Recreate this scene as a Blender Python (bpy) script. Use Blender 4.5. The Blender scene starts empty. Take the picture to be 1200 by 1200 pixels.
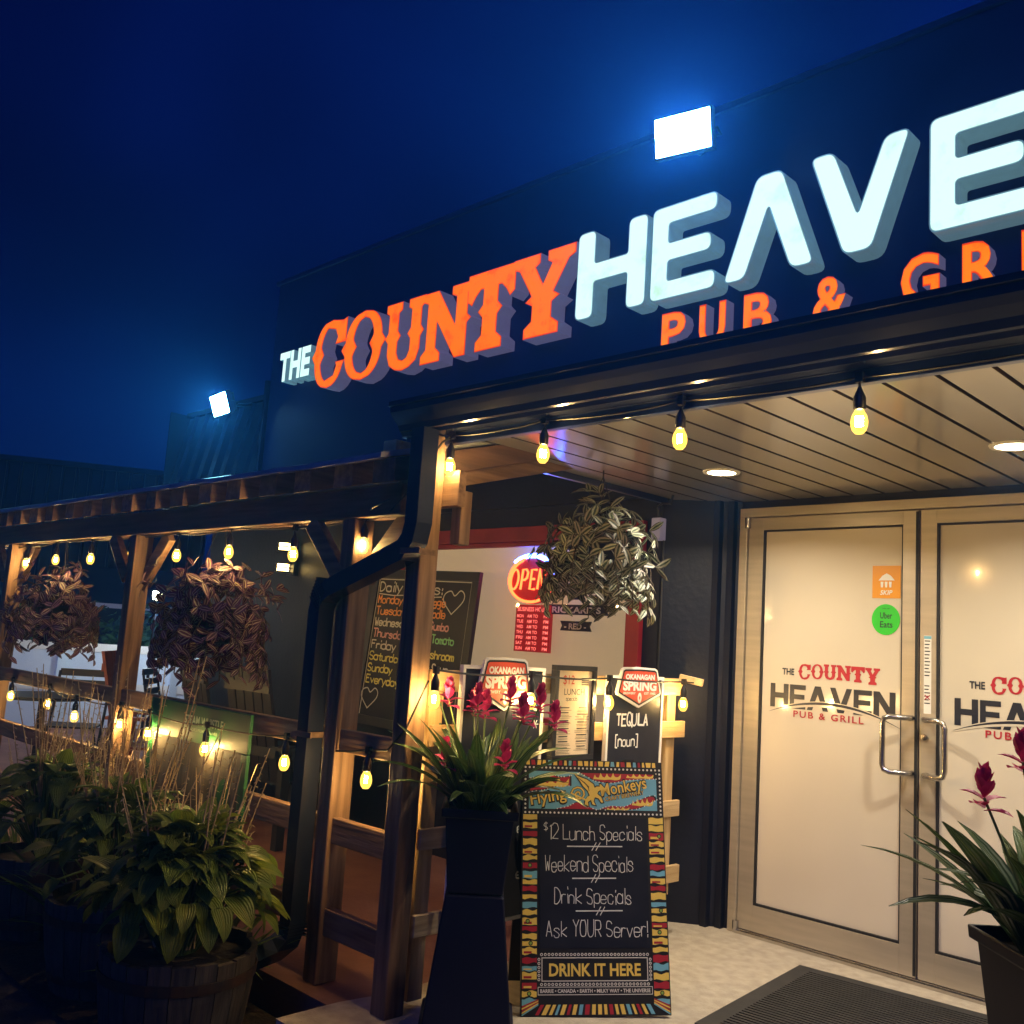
import bpy, bmesh, math, random
from mathutils import Vector, Matrix
from mathutils.geometry import tessellate_polygon
rnd = random.Random(7)
S = bpy.context.scene
C = S.collection

# ------------------------------------------------------------------ camera, sky, light, exposure
def camera():
    yaw, pitch, roll = -.78402, .13663, -.0657
    cy, sy, cp, sp = math.cos(yaw), math.sin(yaw), math.cos(pitch), math.sin(pitch)
    f = Vector((sy*cp, cy*cp, sp)); r = Vector((cy, -sy, 0)); d = f.cross(r)
    r2 = r*math.cos(roll) + d*math.sin(roll); d2 = d*math.cos(roll) - r*math.sin(roll)
    cd = bpy.data.cameras.new('camera'); cd.sensor_width = 36; cd.lens = 36*1130.8/1200
    cd.clip_start = .05; cd.clip_end = 600
    o = bpy.data.objects.new('camera', cd); C.objects.link(o)
    up = -d2; b = -f
    o.matrix_world = Matrix(((r2.x, up.x, b.x, 0), (r2.y, up.y, b.y, 0), (r2.z, up.z, b.z, 1.35), (0, 0, 0, 1)))
    S.camera = o
camera()

def world():
    w = bpy.data.worlds.new('World'); S.world = w; w.use_nodes = True
    nt = w.node_tree; nt.nodes.clear(); N = nt.nodes.new; L = nt.links.new
    out = N('ShaderNodeOutputWorld'); bg = N('ShaderNodeBackground')
    tc = N('ShaderNodeTexCoord'); sep = N('ShaderNodeSeparateXYZ'); L(tc.outputs['Generated'], sep.inputs[0])
    rp = N('ShaderNodeValToRGB'); L(sep.outputs['Z'], rp.inputs[0])
    e = rp.color_ramp.elements
    e[0].position = 0; e[0].color = (.0008, .007, .085, 1)
    e[1].position = .75; e[1].color = (.0006, .004, .075, 1)
    m = e.new(.3); m.color = (.0005, .0035, .062, 1)
    n = N('ShaderNodeTexNoise'); n.inputs['Scale'].default_value = 2.1; n.inputs['Detail'].default_value = 2
    L(tc.outputs['Generated'], n.inputs['Vector'])
    cr = N('ShaderNodeValToRGB'); L(n.outputs[0], cr.inputs[0])
    cr.color_ramp.elements[0].position = .38; cr.color_ramp.elements[0].color = (.28, .25, .42, 1)
    cr.color_ramp.elements[1].position = .68; cr.color_ramp.elements[1].color = (1.5, 2.4, 1.8, 1)
    mx = N('ShaderNodeMix'); mx.data_type = 'RGBA'; mx.blend_type = 'MULTIPLY'; mx.inputs[0].default_value = 1
    L(rp.outputs[0], mx.inputs[6]); L(cr.outputs[0], mx.inputs[7])
    L(mx.outputs[2], bg.inputs[0]); bg.inputs[1].default_value = .56
    L(bg.outputs[0], out.inputs[0])
world()
sd = bpy.data.lights.new('moon', 'SUN'); sd.energy = .24; sd.angle = math.radians(20); sd.color = (.05, .14, 1)  # added blue fill from the front, lifts facade and dark pots
so = bpy.data.objects.new('moon', sd); C.objects.link(so)
so.rotation_euler = Vector((-.35, 1, -.55)).to_track_quat('-Z', 'Y').to_euler()
S.view_settings.view_transform = 'Standard'; S.view_settings.look = 'None'
S.view_settings.exposure = .35; S.view_settings.gamma = 1
S.cycles.use_denoising = True; S.cycles.max_bounces = 5; S.cycles.diffuse_bounces = 3; S.cycles.sample_clamp_indirect = 4
S.cycles.transparent_max_bounces = 16

# ------------------------------------------------------------------ materials
def mat(name, col, rough=.6, metal=0, col2=None, nscale=8, stretch=None, bump=0, bscale=None, coat=0, emit=None, estr=0, spec=.5, detail=5):
    m = bpy.data.materials.new(name); m.use_nodes = True
    nt = m.node_tree; b = nt.nodes['Principled BSDF']; N = nt.nodes.new; L = nt.links.new
    b.inputs['Base Color'].default_value = (*col, 1); b.inputs['Roughness'].default_value = rough
    b.inputs['Metallic'].default_value = metal; b.inputs['Coat Weight'].default_value = coat
    b.inputs['Specular IOR Level'].default_value = spec
    if emit: b.inputs['Emission Color'].default_value = (*emit, 1); b.inputs['Emission Strength'].default_value = estr
    if col2 or bump:
        tc = N('ShaderNodeTexCoord'); mp = N('ShaderNodeMapping'); L(tc.outputs['Object'], mp.inputs[0])
        if stretch: mp.inputs['Scale'].default_value = stretch
    if col2:
        n = N('ShaderNodeTexNoise'); n.inputs['Scale'].default_value = nscale; n.inputs['Detail'].default_value = detail
        L(mp.outputs[0], n.inputs['Vector'])
        r = N('ShaderNodeValToRGB'); L(n.outputs[0], r.inputs[0])
        r.color_ramp.elements[0].position = .35; r.color_ramp.elements[0].color = (*col, 1)
        r.color_ramp.elements[1].position = .68; r.color_ramp.elements[1].color = (*col2, 1)
        L(r.outputs[0], b.inputs['Base Color'])
    if bump:
        n2 = N('ShaderNodeTexNoise'); n2.inputs['Scale'].default_value = bscale or nscale*2; n2.inputs['Detail'].default_value = 6
        L(mp.outputs[0], n2.inputs['Vector'])
        bp = N('ShaderNodeBump'); bp.inputs['Strength'].default_value = bump; bp.inputs['Distance'].default_value = .01
        L(n2.outputs[0], bp.inputs['Height']); L(bp.outputs[0], b.inputs['Normal'])
    return m

def emat(name, col, strength):
    m = bpy.data.materials.new(name); m.use_nodes = True
    nt = m.node_tree; nt.nodes.clear()
    o = nt.nodes.new('ShaderNodeOutputMaterial'); e = nt.nodes.new('ShaderNodeEmission')
    e.inputs[0].default_value = (*col, 1); e.inputs[1].default_value = strength
    nt.links.new(e.outputs[0], o.inputs[0]); return m

def facemat(name, col, col2, strength, scale=5):
    """a lit acrylic sign face, dirty in patches"""
    m = bpy.data.materials.new(name); m.use_nodes = True
    nt = m.node_tree; b = nt.nodes['Principled BSDF']; N = nt.nodes.new; L = nt.links.new
    tc = N('ShaderNodeTexCoord'); n = N('ShaderNodeTexNoise'); n.inputs['Scale'].default_value = scale; n.inputs['Detail'].default_value = 6
    n.inputs['Roughness'].default_value = .65
    L(tc.outputs['Object'], n.inputs['Vector']); r = N('ShaderNodeValToRGB'); L(n.outputs[0], r.inputs[0])
    r.color_ramp.elements[0].position = .3; r.color_ramp.elements[0].color = (*col2, 1)
    r.color_ramp.elements[1].position = .46; r.color_ramp.elements[1].color = (*col, 1)
    L(r.outputs[0], b.inputs['Emission Color']); b.inputs['Emission Strength'].default_value = strength
    b.inputs['Base Color'].default_value = (.03, .02, .01, 1); b.inputs['Roughness'].default_value = .45; b.inputs['Specular IOR Level'].default_value = .2
    return m

def glowglass(name, col, strength, mix):
    m = bpy.data.materials.new(name); m.use_nodes = True
    nt = m.node_tree; nt.nodes.clear(); N = nt.nodes.new; L = nt.links.new
    o = N('ShaderNodeOutputMaterial'); t = N('ShaderNodeBsdfTransparent'); e = N('ShaderNodeEmission')
    e.inputs[0].default_value = (*col, 1); e.inputs[1].default_value = strength
    lw = N('ShaderNodeLayerWeight'); lw.inputs[0].default_value = .35
    mr = N('ShaderNodeMapRange'); mr.inputs[3].default_value = mix; mr.inputs[4].default_value = min(1, mix*2.4)
    L(lw.outputs['Facing'], mr.inputs[0])
    mx = N('ShaderNodeMixShader'); L(mr.outputs[0], mx.inputs[0]); L(t.outputs[0], mx.inputs[1]); L(e.outputs[0], mx.inputs[2])
    L(mx.outputs[0], o.inputs[0]); return m

def thinglass(name, rough=.02, tint=(.9, .9, .9)):
    m = bpy.data.materials.new(name); m.use_nodes = True
    nt = m.node_tree; nt.nodes.clear(); N = nt.nodes.new; L = nt.links.new
    o = N('ShaderNodeOutputMaterial'); t = N('ShaderNodeBsdfTransparent'); t.inputs[0].default_value = (*tint, 1)
    g = N('ShaderNodeBsdfGlossy'); g.inputs['Roughness'].default_value = rough
    f = N('ShaderNodeFresnel'); f.inputs[0].default_value = 1.5
    mx = N('ShaderNodeMixShader'); L(f.outputs[0], mx.inputs[0]); L(t.outputs[0], mx.inputs[1]); L(g.outputs[0], mx.inputs[2])
    L(mx.outputs[0], o.inputs[0]); return m

def leafmat(name, stops, rough=.45, var=None, vscale=6, veins=0, trans=.15):
    """leaf colour across its width (uv.x), plus slow colour variation from leaf to leaf"""
    m = bpy.data.materials.new(name); m.use_nodes = True
    nt = m.node_tree; b = nt.nodes['Principled BSDF']; N = nt.nodes.new; L = nt.links.new
    uv = N('ShaderNodeUVMap'); sp = N('ShaderNodeSeparateXYZ'); L(uv.outputs[0], sp.inputs[0])
    a = N('ShaderNodeMath'); a.operation = 'SUBTRACT'; a.inputs[1].default_value = .5; L(sp.outputs[0], a.inputs[0])
    a2 = N('ShaderNodeMath'); a2.operation = 'ABSOLUTE'; L(a.outputs[0], a2.inputs[0])
    a3 = N('ShaderNodeMath'); a3.operation = 'MULTIPLY'; a3.inputs[1].default_value = 2; L(a2.outputs[0], a3.inputs[0])
    r = N('ShaderNodeValToRGB'); L(a3.outputs[0], r.inputs[0])
    el = r.color_ramp.elements
    el[0].position, el[0].color = stops[0][0], (*stops[0][1], 1)
    el[1].position, el[1].color = stops[-1][0], (*stops[-1][1], 1)
    for p, c in stops[1:-1]:
        q = el.new(p); q.color = (*c, 1)
    src = r.outputs[0]
    if var:
        tc = N('ShaderNodeTexCoord'); n = N('ShaderNodeTexNoise'); n.inputs['Scale'].default_value = vscale; n.inputs['Detail'].default_value = 2
        L(tc.outputs['Object'], n.inputs['Vector'])
        vr = N('ShaderNodeValToRGB'); L(n.outputs[0], vr.inputs[0]); ve = vr.color_ramp.elements
        ve[0].position = .38; ve[0].color = (1, 1, 1, 1); ve[1].position = .66; ve[1].color = (*var, 1)
        mx = N('ShaderNodeMix'); mx.data_type = 'RGBA'; mx.blend_type = 'MULTIPLY'; mx.inputs[0].default_value = 1
        L(src, mx.inputs[6]); L(vr.outputs[0], mx.inputs[7]); src = mx.outputs[2]
    L(src, b.inputs['Base Color']); b.inputs['Roughness'].default_value = rough
    if veins:
        w = N('ShaderNodeMath'); w.operation = 'MULTIPLY'; w.inputs[1].default_value = veins; L(a3.outputs[0], w.inputs[0])
        s = N('ShaderNodeMath'); s.operation = 'SINE'; L(w.outputs[0], s.inputs[0])
        bp = N('ShaderNodeBump'); bp.inputs['Strength'].default_value = .6; bp.inputs['Distance'].default_value = .004
        L(s.outputs[0], bp.inputs['Height']); L(bp.outputs[0], b.inputs['Normal'])
    if trans:
        o = nt.nodes['Material Output']; t = N('ShaderNodeBsdfTranslucent'); L(src, t.inputs[0])
        ms = N('ShaderNodeMixShader'); ms.inputs[0].default_value = trans
        L(b.outputs[0], ms.inputs[1]); L(t.outputs[0], ms.inputs[2]); L(ms.outputs[0], o.inputs[0])
    return m

def wood(name, c1, c2, axis, rough=.65, bump=.25):
    s = [22, 22, 22]; s['xyz'.index(axis)] = 1.6
    return mat(name, c1, rough, 0, c2, 1.6, s, bump, 3.5, detail=8)
M = {}
for ax in 'xyz':
    M['tan_'+ax] = wood('stained_timber_'+ax, (.115, .064, .035), (.27, .16, .09), ax)
    M['pine_'+ax] = wood('pale_pine_'+ax, (.42, .27, .12), (.62, .44, .23), ax, .6)
    M['brown_'+ax] = wood('dark_brown_timber_'+ax, (.075, .04, .025), (.15, .08, .05), ax)
M['navy'] = mat('navy_wall_paint', (.0045, .006, .017), .5, 0, (.008, .010, .024), 3, None, .2, 30, spec=.35)
M['facade'] = mat('navy_facade_panel', (.006, .013, .085), .55, 0, (.009, .018, .115), 1.2)
M['navy_trim'] = mat('navy_gloss_trim', (.008, .018, .08), .28, 0, None, coat=.3)
M['gutter'] = mat('dark_painted_gutter_metal', (.028, .036, .07), .24, .4)
M['red'] = mat('red_window_trim', (.22, .008, .014), .5, 0, (.3, .015, .02), 6)
M['alu'] = mat('brushed_bronze_aluminium', (.48, .42, .33), .38, .55, (.55, .48, .38), 3, (1, 1, 12))
M['steel'] = mat('brushed_steel', (.55, .52, .48), .25, 1)
M['gasket'] = mat('black_rubber_gasket', (.01, .01, .012), .6)
M['black'] = mat('black_plastic', (.012, .013, .02), .45)
M['potblack'] = mat('navy_black_planter_plastic', (.0035, .004, .018), .55, 0, (.005, .006, .024), 5, spec=.25)
M['film'] = mat('cream_window_film', (.62, .55, .44), .12, 0, (.68, .60, .49), 1.1, coat=.6, spec=.5)
M['blind'] = mat('beige_window_blind', (.56, .45, .32), .8, 0, (.62, .50, .36), 2, emit=(.62, .45, .25), estr=.40)  # emission stands in for room light behind it
M['glass'] = thinglass('window_glass')
M['soil'] = mat('planting_soil', (.02, .014, .01), .95, 0, (.035, .025, .018), 30, None, .6, 40)
M['slate'] = mat('chalkboard_black', (.006, .008, .020), .42, 0, (.013, .015, .028), 7, spec=.35)
M['white'] = mat('white_paint', (.78, .76, .72), .5)
M['chalk'] = mat('white_chalk', (.72, .72, .7), .9)
M['chalk_orange'] = mat('orange_chalk', (.9, .4, .14), .9)
M['chalk_pink'] = mat('pink_chalk', (.8, .45, .5), .9)
M['chalk_green'] = mat('green_chalk', (.35, .8, .45), .9)
M['chalk_yellow'] = mat('yellow_chalk', (.85, .8, .25), .9)
M['yellow'] = mat('yellow_ink', (.85, .60, .12), .45)
M['crimson'] = mat('crimson_ink', (.4, .015, .035), .45)
M['skyblue'] = mat('light_blue_ink', (.17, .45, .6), .45)
M['inkblack'] = mat('black_ink', (.008, .008, .012), .45)
M['inkgreen'] = mat('lime_ink', (.25, .4, .08), .45)
M['paper'] = mat('cream_paper', (.75, .62, .45), .7)
M['signred'] = mat('red_sign_ink', (.62, .07, .03), .4)
M['decalred'] = mat('red_vinyl', (.42, .014, .03), .45)
M['decalnavy'] = mat('dark_navy_vinyl', (.018, .02, .032), .4)
M['orange'] = mat('amber_sticker', (.75, .3, .01), .4)
M['green'] = mat('bright_green_sticker', (.03, .52, .03), .4)
M['boardgreen'] = mat('brewery_green_paint', (.012, .085, .03), .45, 0, (.018, .11, .04), 5)
M['palegreen'] = mat('pale_green_ink', (.35, .5, .3), .5)
M['cable'] = mat('black_cable', (.015, .014, .014), .5)
M['socket'] = mat('black_bulb_socket', (.014, .013, .013), .4)
M['filament'] = emat('glowing_filament', (1, .62, .20), 1150)
M['globe'] = glowglass('warm_bulb_globe', (1, .56, .08), 2.6, .3)
M['lens'] = emat('warm_downlight_lens', (1, .78, .45), 30)
M['flood'] = emat('cool_floodlight_panel', (.22, .62, 1), 520)
M['flood_far'] = emat('cool_floodlight_panel_small', (.25, .82, 1), 520)
M['neon_red'] = emat('orange_neon_tube', (1, .11, .025), 5)
M['neon_blue'] = emat('blue_neon_tube', (.05, .14, 1), 30)
M['neon_back'] = mat('red_neon_backing', (.12, .004, .004), .4, emit=(1, .015, .012), estr=.2)
M['led_text'] = emat('red_led_lettering', (1, .16, .12), 1.6)
M['sconce_lens'] = emat('sconce_lens', (1, .66, .2), 16)
M['lampglow'] = emat('far_lamp_glow', (1, .85, .6), 25)
M['face_white'] = facemat('lit_white_sign_face', (.66, 1.0, .95), (.5, .8, .62), .98, 6)
M['face_orange'] = facemat('lit_orange_sign_face', (1, .155, .0), (1, .05, .0), 1.0, 8)
M['face_amber'] = facemat('lit_amber_sign_face', (1, .19, .0), (1, .09, .0), 1.0, 8)
M['rim_orange'] = mat('red_sign_trim', (.5, .03, .01), .4, emit=(1, .06, .0), estr=.55)
M['return_grey'] = mat('painted_sign_return', (.38, .38, .42), .45, 0, (.3, .3, .36), 6, emit=(.5, .42, .75), estr=.10)  # faint emission put in for ambient light on the letter sides
M['return_teal'] = mat('translucent_white_sign_return', (.42, .55, .55), .45, 0, (.3, .4, .42), 8, emit=(.38, .72, .8), estr=.13)  # ambient light on the white letter sides, put in as emission
M['trad_day'] = leafmat('variegated_silver_leaf', [(0, (.03, .05, .03)), (.22, (.05, .075, .035)), (.34, (.33, .35, .23)), (.68, (.30, .31, .21)), (.8, (.07, .075, .045)), (1, (.04, .03, .04))], .6, (.7, .55, .7), 9)
M['trad_red'] = leafmat('variegated_bronze_leaf', [(0, (.05, .008, .03)), (.24, (.08, .01, .045)), (.34, (.34, .34, .2)), (.52, (.27, .24, .16)), (.62, (.09, .012, .07)), (1, (.045, .008, .06))], .6, (.5, .3, .8), 9)
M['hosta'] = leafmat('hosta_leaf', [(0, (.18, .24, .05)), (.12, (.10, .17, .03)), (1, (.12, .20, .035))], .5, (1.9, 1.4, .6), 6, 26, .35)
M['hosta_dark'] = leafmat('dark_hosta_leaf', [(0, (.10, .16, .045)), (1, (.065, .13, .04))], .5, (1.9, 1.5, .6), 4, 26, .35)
M['blade'] = leafmat('strap_leaf', [(0, (.13, .19, .05)), (.12, (.05, .11, .03)), (1, (.035, .09, .03))], .38, (1.5, 1.2, .7), 7, 14)
M['stem'] = mat('green_stem', (.07, .12, .03), .6)
M['dry'] = mat('dry_straw_stem', (.48, .37, .22), .8, 0, (.2, .14, .07), 12)
M['petal'] = leafmat('magenta_bract', [(0, (.5, .02, .13)), (1, (.62, .04, .2))], .5, (.7, .5, .6), 20, 0, .25)
M['hedge'] = leafmat('teal_green_hedge_leaf', [(0, (.05, .13, .07)), (1, (.035, .1, .055))], .6, (1.6, 1.6, 1.2), 2)
M['bark'] = mat('bark', (.05, .035, .02), .9)
M['barrel'] = wood('weathered_barrel_oak', (.035, .03, .026), (.085, .065, .05), 'z', .8, .5)
M['hoop'] = mat('rusty_hoop', (.06, .045, .04), .6, .6, (.1, .05, .03), 14)
M['asphalt'] = mat('asphalt', (.03, .028, .028), .9, 0, (.055, .05, .048), 18, None, .5, 120)
M['mulch'] = mat('dark_mulch', (.018, .013, .010), .95, 0, (.04, .028, .02), 40, None, .8, 60)
M['concrete'] = mat('porch_concrete', (.35, .30, .24), .88, 0, (.47, .41, .33), 16, None, .5, 90, detail=11)
M['patio'] = mat('red_stained_patio_floor', (.16, .062, .045), .75, 0, (.24, .11, .08), 3, None, .3, 40, detail=8)
M['matrub'] = mat('black_rubber_mat', (.018, .017, .018), .75, 0, (.028, .026, .026), 12)
M['roofmetal'] = mat('ribbed_metal_cladding', (.02, .035, .06), .38, .5, (.03, .05, .08), 2)
M['barnmetal'] = mat('dark_barn_metal', (.006, .010, .03), .5, .3)
M['shingle'] = mat('grey_roof_sheet', (.45, .48, .52), .5, .3, (.32, .34, .38), 6)
M['fencewhite'] = mat('white_fence_panel', (.62, .72, .85), .6, 0, (.7, .78, .88), 4)
M['chairwood'] = mat('red_brown_chair_wood', (.16, .035, .025), .6, 0, (.2, .05, .035), 6)
M['housewall'] = mat('dark_house_siding', (.02, .03, .06), .8)
M['roofdark'] = mat('dark_roof_felt', (.01, .012, .03), .8)

def soffit_mat():
    m = mat('ribbed_soffit_panel', (.27, .255, .245), .42, .0, (.31, .29, .275), 2, coat=1)
    m.node_tree.nodes['Principled BSDF'].inputs['Coat Roughness'].default_value = .14
    return m
M['soffit'] = soffit_mat()
M['groove'] = mat('soffit_groove', (.05, .035, .03), .6)  # shade inside the grooves, darkened into the colour

# ------------------------------------------------------------------ mesh building
class MB:
    def __init__(s): s.v = []; s.f = []; s.m = []; s.uv = {}
    def add(s, vs, fs, mi=0, T=None):
        o = len(s.v)
        s.v += [tuple(T @ Vector(p)) if T else tuple(p) for p in vs]
        for f in fs: s.f.append(tuple(i+o for i in f)); s.m.append(mi)
        return s
    def box(s, x0, x1, y0, y1, z0, z1, mi=0, T=None):
        vs = [(x, y, z) for z in (z0, z1) for y in (y0, y1) for x in (x0, x1)]
        return s.add(vs, [(0, 2, 3, 1), (4, 5, 7, 6), (0, 1, 5, 4), (2, 6, 7, 3), (0, 4, 6, 2), (1, 3, 7, 5)], mi, T)
    def beam(s, a, b, w, h, mi=0, up=(0, 0, 1)):
        a, b = Vector(a), Vector(b); d = b-a; L = d.length; d.normalize(); u = Vector(up)
        x = d.cross(u).normalized(); z = x.cross(d)
        T = Matrix(((x.x, d.x, z.x, a.x), (x.y, d.y, z.y, a.y), (x.z, d.z, z.z, a.z), (0, 0, 0, 1)))
        return s.box(-w/2, w/2, 0, L, -h/2, h/2, mi, T)
    def tube(s, pts, r, n=8, mi=0, cap=True):
        pts = [Vector(p) for p in pts]; k = len(pts); o = len(s.v); prev = None
        rr = r if isinstance(r, (list, tuple)) else [r]*k
        for i, p in enumerate(pts):
            d = (pts[min(i+1, k-1)]-pts[max(i-1, 0)]).normalized()
            if prev is None:
                u = d.orthogonal().normalized()
            else:
                u = (prev-d*prev.dot(d)); u = u.normalized() if u.length > 1e-6 else d.orthogonal().normalized()
            prev = u; w = d.cross(u)
            for j in range(n):
                a = 2*math.pi*j/n; s.v.append(tuple(p+(u*math.cos(a)+w*math.sin(a))*rr[i]))
        for i in range(k-1):
            for j in range(n):
                s.f.append((o+i*n+j, o+i*n+(j+1) % n, o+(i+1)*n+(j+1) % n, o+(i+1)*n+j)); s.m.append(mi)
        if cap:
            s.f.append(tuple(o+j for j in range(n))[::-1]); s.m.append(mi)
            s.f.append(tuple(o+(k-1)*n+j for j in range(n))); s.m.append(mi)
        return s
    def lathe(s, prof, n=24, c=(0, 0, 0), mi=0, sq=False, rot=0):
        o = len(s.v); k = len(prof)
        for r, z in prof:
            for j in range(n):
                a = 2*math.pi*(j+.5)/n
                q = 1
                if sq: q = 1/max(abs(math.cos(a)), abs(math.sin(a)))
                a += rot
                s.v.append((c[0]+r*q*math.cos(a), c[1]+r*q*math.sin(a), c[2]+z))
        for i in range(k-1):
            for j in range(n):
                s.f.append((o+i*n+j, o+i*n+(j+1) % n, o+(i+1)*n+(j+1) % n, o+(i+1)*n+j)); s.m.append(mi)
        return s
    def poly(s, T, outer, holes=(), z=0, mi=0):
        loops = [[Vector((p[0], p[1], 0)) for p in l] for l in (outer, *holes)]
        flat = [p for l in loops for p in l]
        tr = tessellate_polygon(loops); fs = []
        for a, b, c in tr:
            cr = (flat[b]-flat[a]).cross(flat[c]-flat[a]).z
            if abs(cr) < 1e-12: continue
            fs.append((a, b, c) if cr > 0 else (a, c, b))
        return s.add([(p.x, p.y, z) for p in flat], fs, mi, T)
    def prism(s, T, outer, holes=(), z0=0, z1=.01, mi=0, side=None):
        s.poly(T, outer, holes, z1, mi)
        for l in (outer, *holes):
            n = len(l); vs = [(p[0], p[1], z0) for p in l]+[(p[0], p[1], z1) for p in l]
            ar = sum(l[i][0]*l[(i+1) % n][1]-l[(i+1) % n][0]*l[i][1] for i in range(n))
            fwd = (ar > 0) == (l is outer)
            s.add(vs, [(i, (i+1) % n, n+(i+1) % n, n+i) if fwd else (i, n+i, n+(i+1) % n, (i+1) % n) for i in range(n)], mi if side is None else side, T)
        return s
    def ribbon(s, T, pts, w, z=.0015, mi=0):
        for a, b in zip(pts, pts[1:]):
            dx, dy = b[0]-a[0], b[1]-a[1]; l = math.hypot(dx, dy)
            if l < 1e-7: continue
            dx, dy = dx/l, dy/l; e = w*.3; wa = w/2
            ax, ay, bx, by = a[0]-dx*e, a[1]-dy*e, b[0]+dx*e, b[1]+dy*e
            s.add([(ax+dy*wa, ay-dx*wa, z), (bx+dy*wa, by-dx*wa, z), (bx-dy*wa, by+dx*wa, z), (ax-dy*wa, ay+dx*wa, z)], [(0, 1, 2, 3)], mi, T)
            z += .000012
        return s
    def quad(s, p, mi=0, uvs=None):
        o = len(s.v); s.v += [tuple(q) for q in p]
        if uvs: s.uv[len(s.f)] = uvs
        s.f.append(tuple(range(o, o+len(p)))); s.m.append(mi); return s
    def leaf(s, base, d, up, L, W, curl=.6, prof='oval', seg=5, fold=.25, mi=0, twist=0):
        """a leaf: two half-strips folded on the midrib, curling down along its length"""
        d = Vector(d).normalized(); up = Vector(up); x = d.cross(up)
        if x.length < 1e-4: x = d.orthogonal()
        x.normalize(); nn = x.cross(d)
        p = Vector(base); rows = []
        for i in range(seg+1):
            t = i/seg
            if prof == 'lance': w = math.sin(math.pi*min(1, t*.93+.06))**.75
            elif prof == 'oval': w = math.sin(math.pi*min(1, t*.94+.05))**.8
            elif prof == 'heart': w = (math.sin(math.pi*min(1, (t*.9+.1)**.62)))**.75 if t < 1 else 0
            elif prof == 'strap': w = min(1, t*5+.35)*(1-t**2.6)
            else: w = min(1, t*3+.3)*(1-t)
            w *= W/2
            rows.append((p-x*w+nn*(w*fold), p.copy(), p+x*w+nn*(w*fold)))
            a = -curl/seg
            d2 = d*math.cos(a)+nn*math.sin(a); nn = nn*math.cos(a)-d*math.sin(a); d = d2
            if twist:
                b = twist/seg; x2 = x*math.cos(b)+nn*math.sin(b); nn = nn*math.cos(b)-x*math.sin(b); x = x2
            p = p+d*(L/seg)
        for i in range(seg):
            a, b = rows[i], rows[i+1]; t0, t1 = i/seg, (i+1)/seg
            s.quad((a[0], a[1], b[1], b[0]), mi, ((0, t0), (.5, t0), (.5, t1), (0, t1)))
            s.quad((a[1], a[2], b[2], b[1]), mi, ((.5, t0), (1, t0), (1, t1), (.5, t1)))
        return s
    def build(s, name, mats, parent=None, loc=None, local=False, smooth=False, bevel=0):
        o0 = Vector((0, 0, 0))
        if not local:
            if parent is not None:
                q = parent
                while q is not None: o0 = o0+Vector(q.location); q = q.parent
            if loc is not None: o0 = o0+Vector(loc)
        me = bpy.data.meshes.new(name)
        me.from_pydata([(a-o0.x, b-o0.y, c-o0.z) for a, b, c in s.v], [], s.f)
        if not isinstance(mats, (list, tuple)): mats = [mats]
        for m in mats: me.materials.append(M[m] if isinstance(m, str) else m)
        me.polygons.foreach_set('material_index', s.m)
        if s.uv:
            ul = me.uv_layers.new(name='UVMap')
            for pi, uvs in s.uv.items():
                for li, c in zip(me.polygons[pi].loop_indices, uvs): ul.data[li].uv = c
        if smooth: me.polygons.foreach_set('use_smooth', [True]*len(s.f))
        me.update()
        o = bpy.data.objects.new(name, me); C.objects.link(o)
        if parent is not None: o.parent = parent
        if loc is not None: o.location = loc
        if bevel:
            b = o.modifiers.new('bevel', 'BEVEL'); b.width = bevel; b.segments = 2; b.limit_method = 'ANGLE'
        return o

def thing(name, label, cat, loc=(0, 0, 0), group=None):
    o = bpy.data.objects.new(name, None); C.objects.link(o); o.location = loc; o.empty_display_size = .1
    return tag(o, label, cat, group)
def tag(o, label, cat, group=None):
    o['label'] = label; o['category'] = cat
    if group: o['group'] = group
    return o
def kind(o, k='structure'): o['kind'] = k; return o
def frame(O, u, v=(0, 0, 1)):
    u = Vector(u).normalized(); v = Vector(v).normalized(); n = u.cross(v)
    return Matrix(((u.x, v.x, n.x, O[0]), (u.y, v.y, n.y, O[1]), (u.z, v.z, n.z, O[2]), (0, 0, 0, 1)))
def part(o, label): o['label'] = label; return o

# ------------------------------------------------------------------ lettering
def text(mb, T, s, x, y, h, width=None, bold=0, z=.002, mi=0, align='L', spacing=1, shear=0, depth=0):
    """set a line of plain lettering: cap height h, optionally fitted to width"""
    cu = bpy.data.curves.new('t', 'FONT'); cu.body = s; cu.size = 1; cu.offset = bold; cu.resolution_u = 3; cu.space_character = spacing; cu.shear = shear
    ob = bpy.data.objects.new('t', cu)
    me = bpy.data.meshes.new_from_object(ob)
    vs = [v.co.copy() for v in me.vertices]; fs = [tuple(p.vertices) for p in me.polygons]
    nz = [p.normal.z for p in me.polygons]
    bpy.data.objects.remove(ob); bpy.data.curves.remove(cu); bpy.data.meshes.remove(me)
    if not vs: return
    x0 = min(v.x for v in vs); x1 = max(v.x for v in vs)
    k = h/.72; kx = width/(x1-x0) if width else k
    off = {'L': 0, 'C': -(x1-x0)*kx/2, 'R': -(x1-x0)*kx}[align]
    P = [((v.x-x0)*kx+x+off, v.y*k+y, z) for v in vs]
    mb.add(P, [f if q >= 0 else f[::-1] for f, q in zip(fs, nz)], mi, T)

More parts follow.
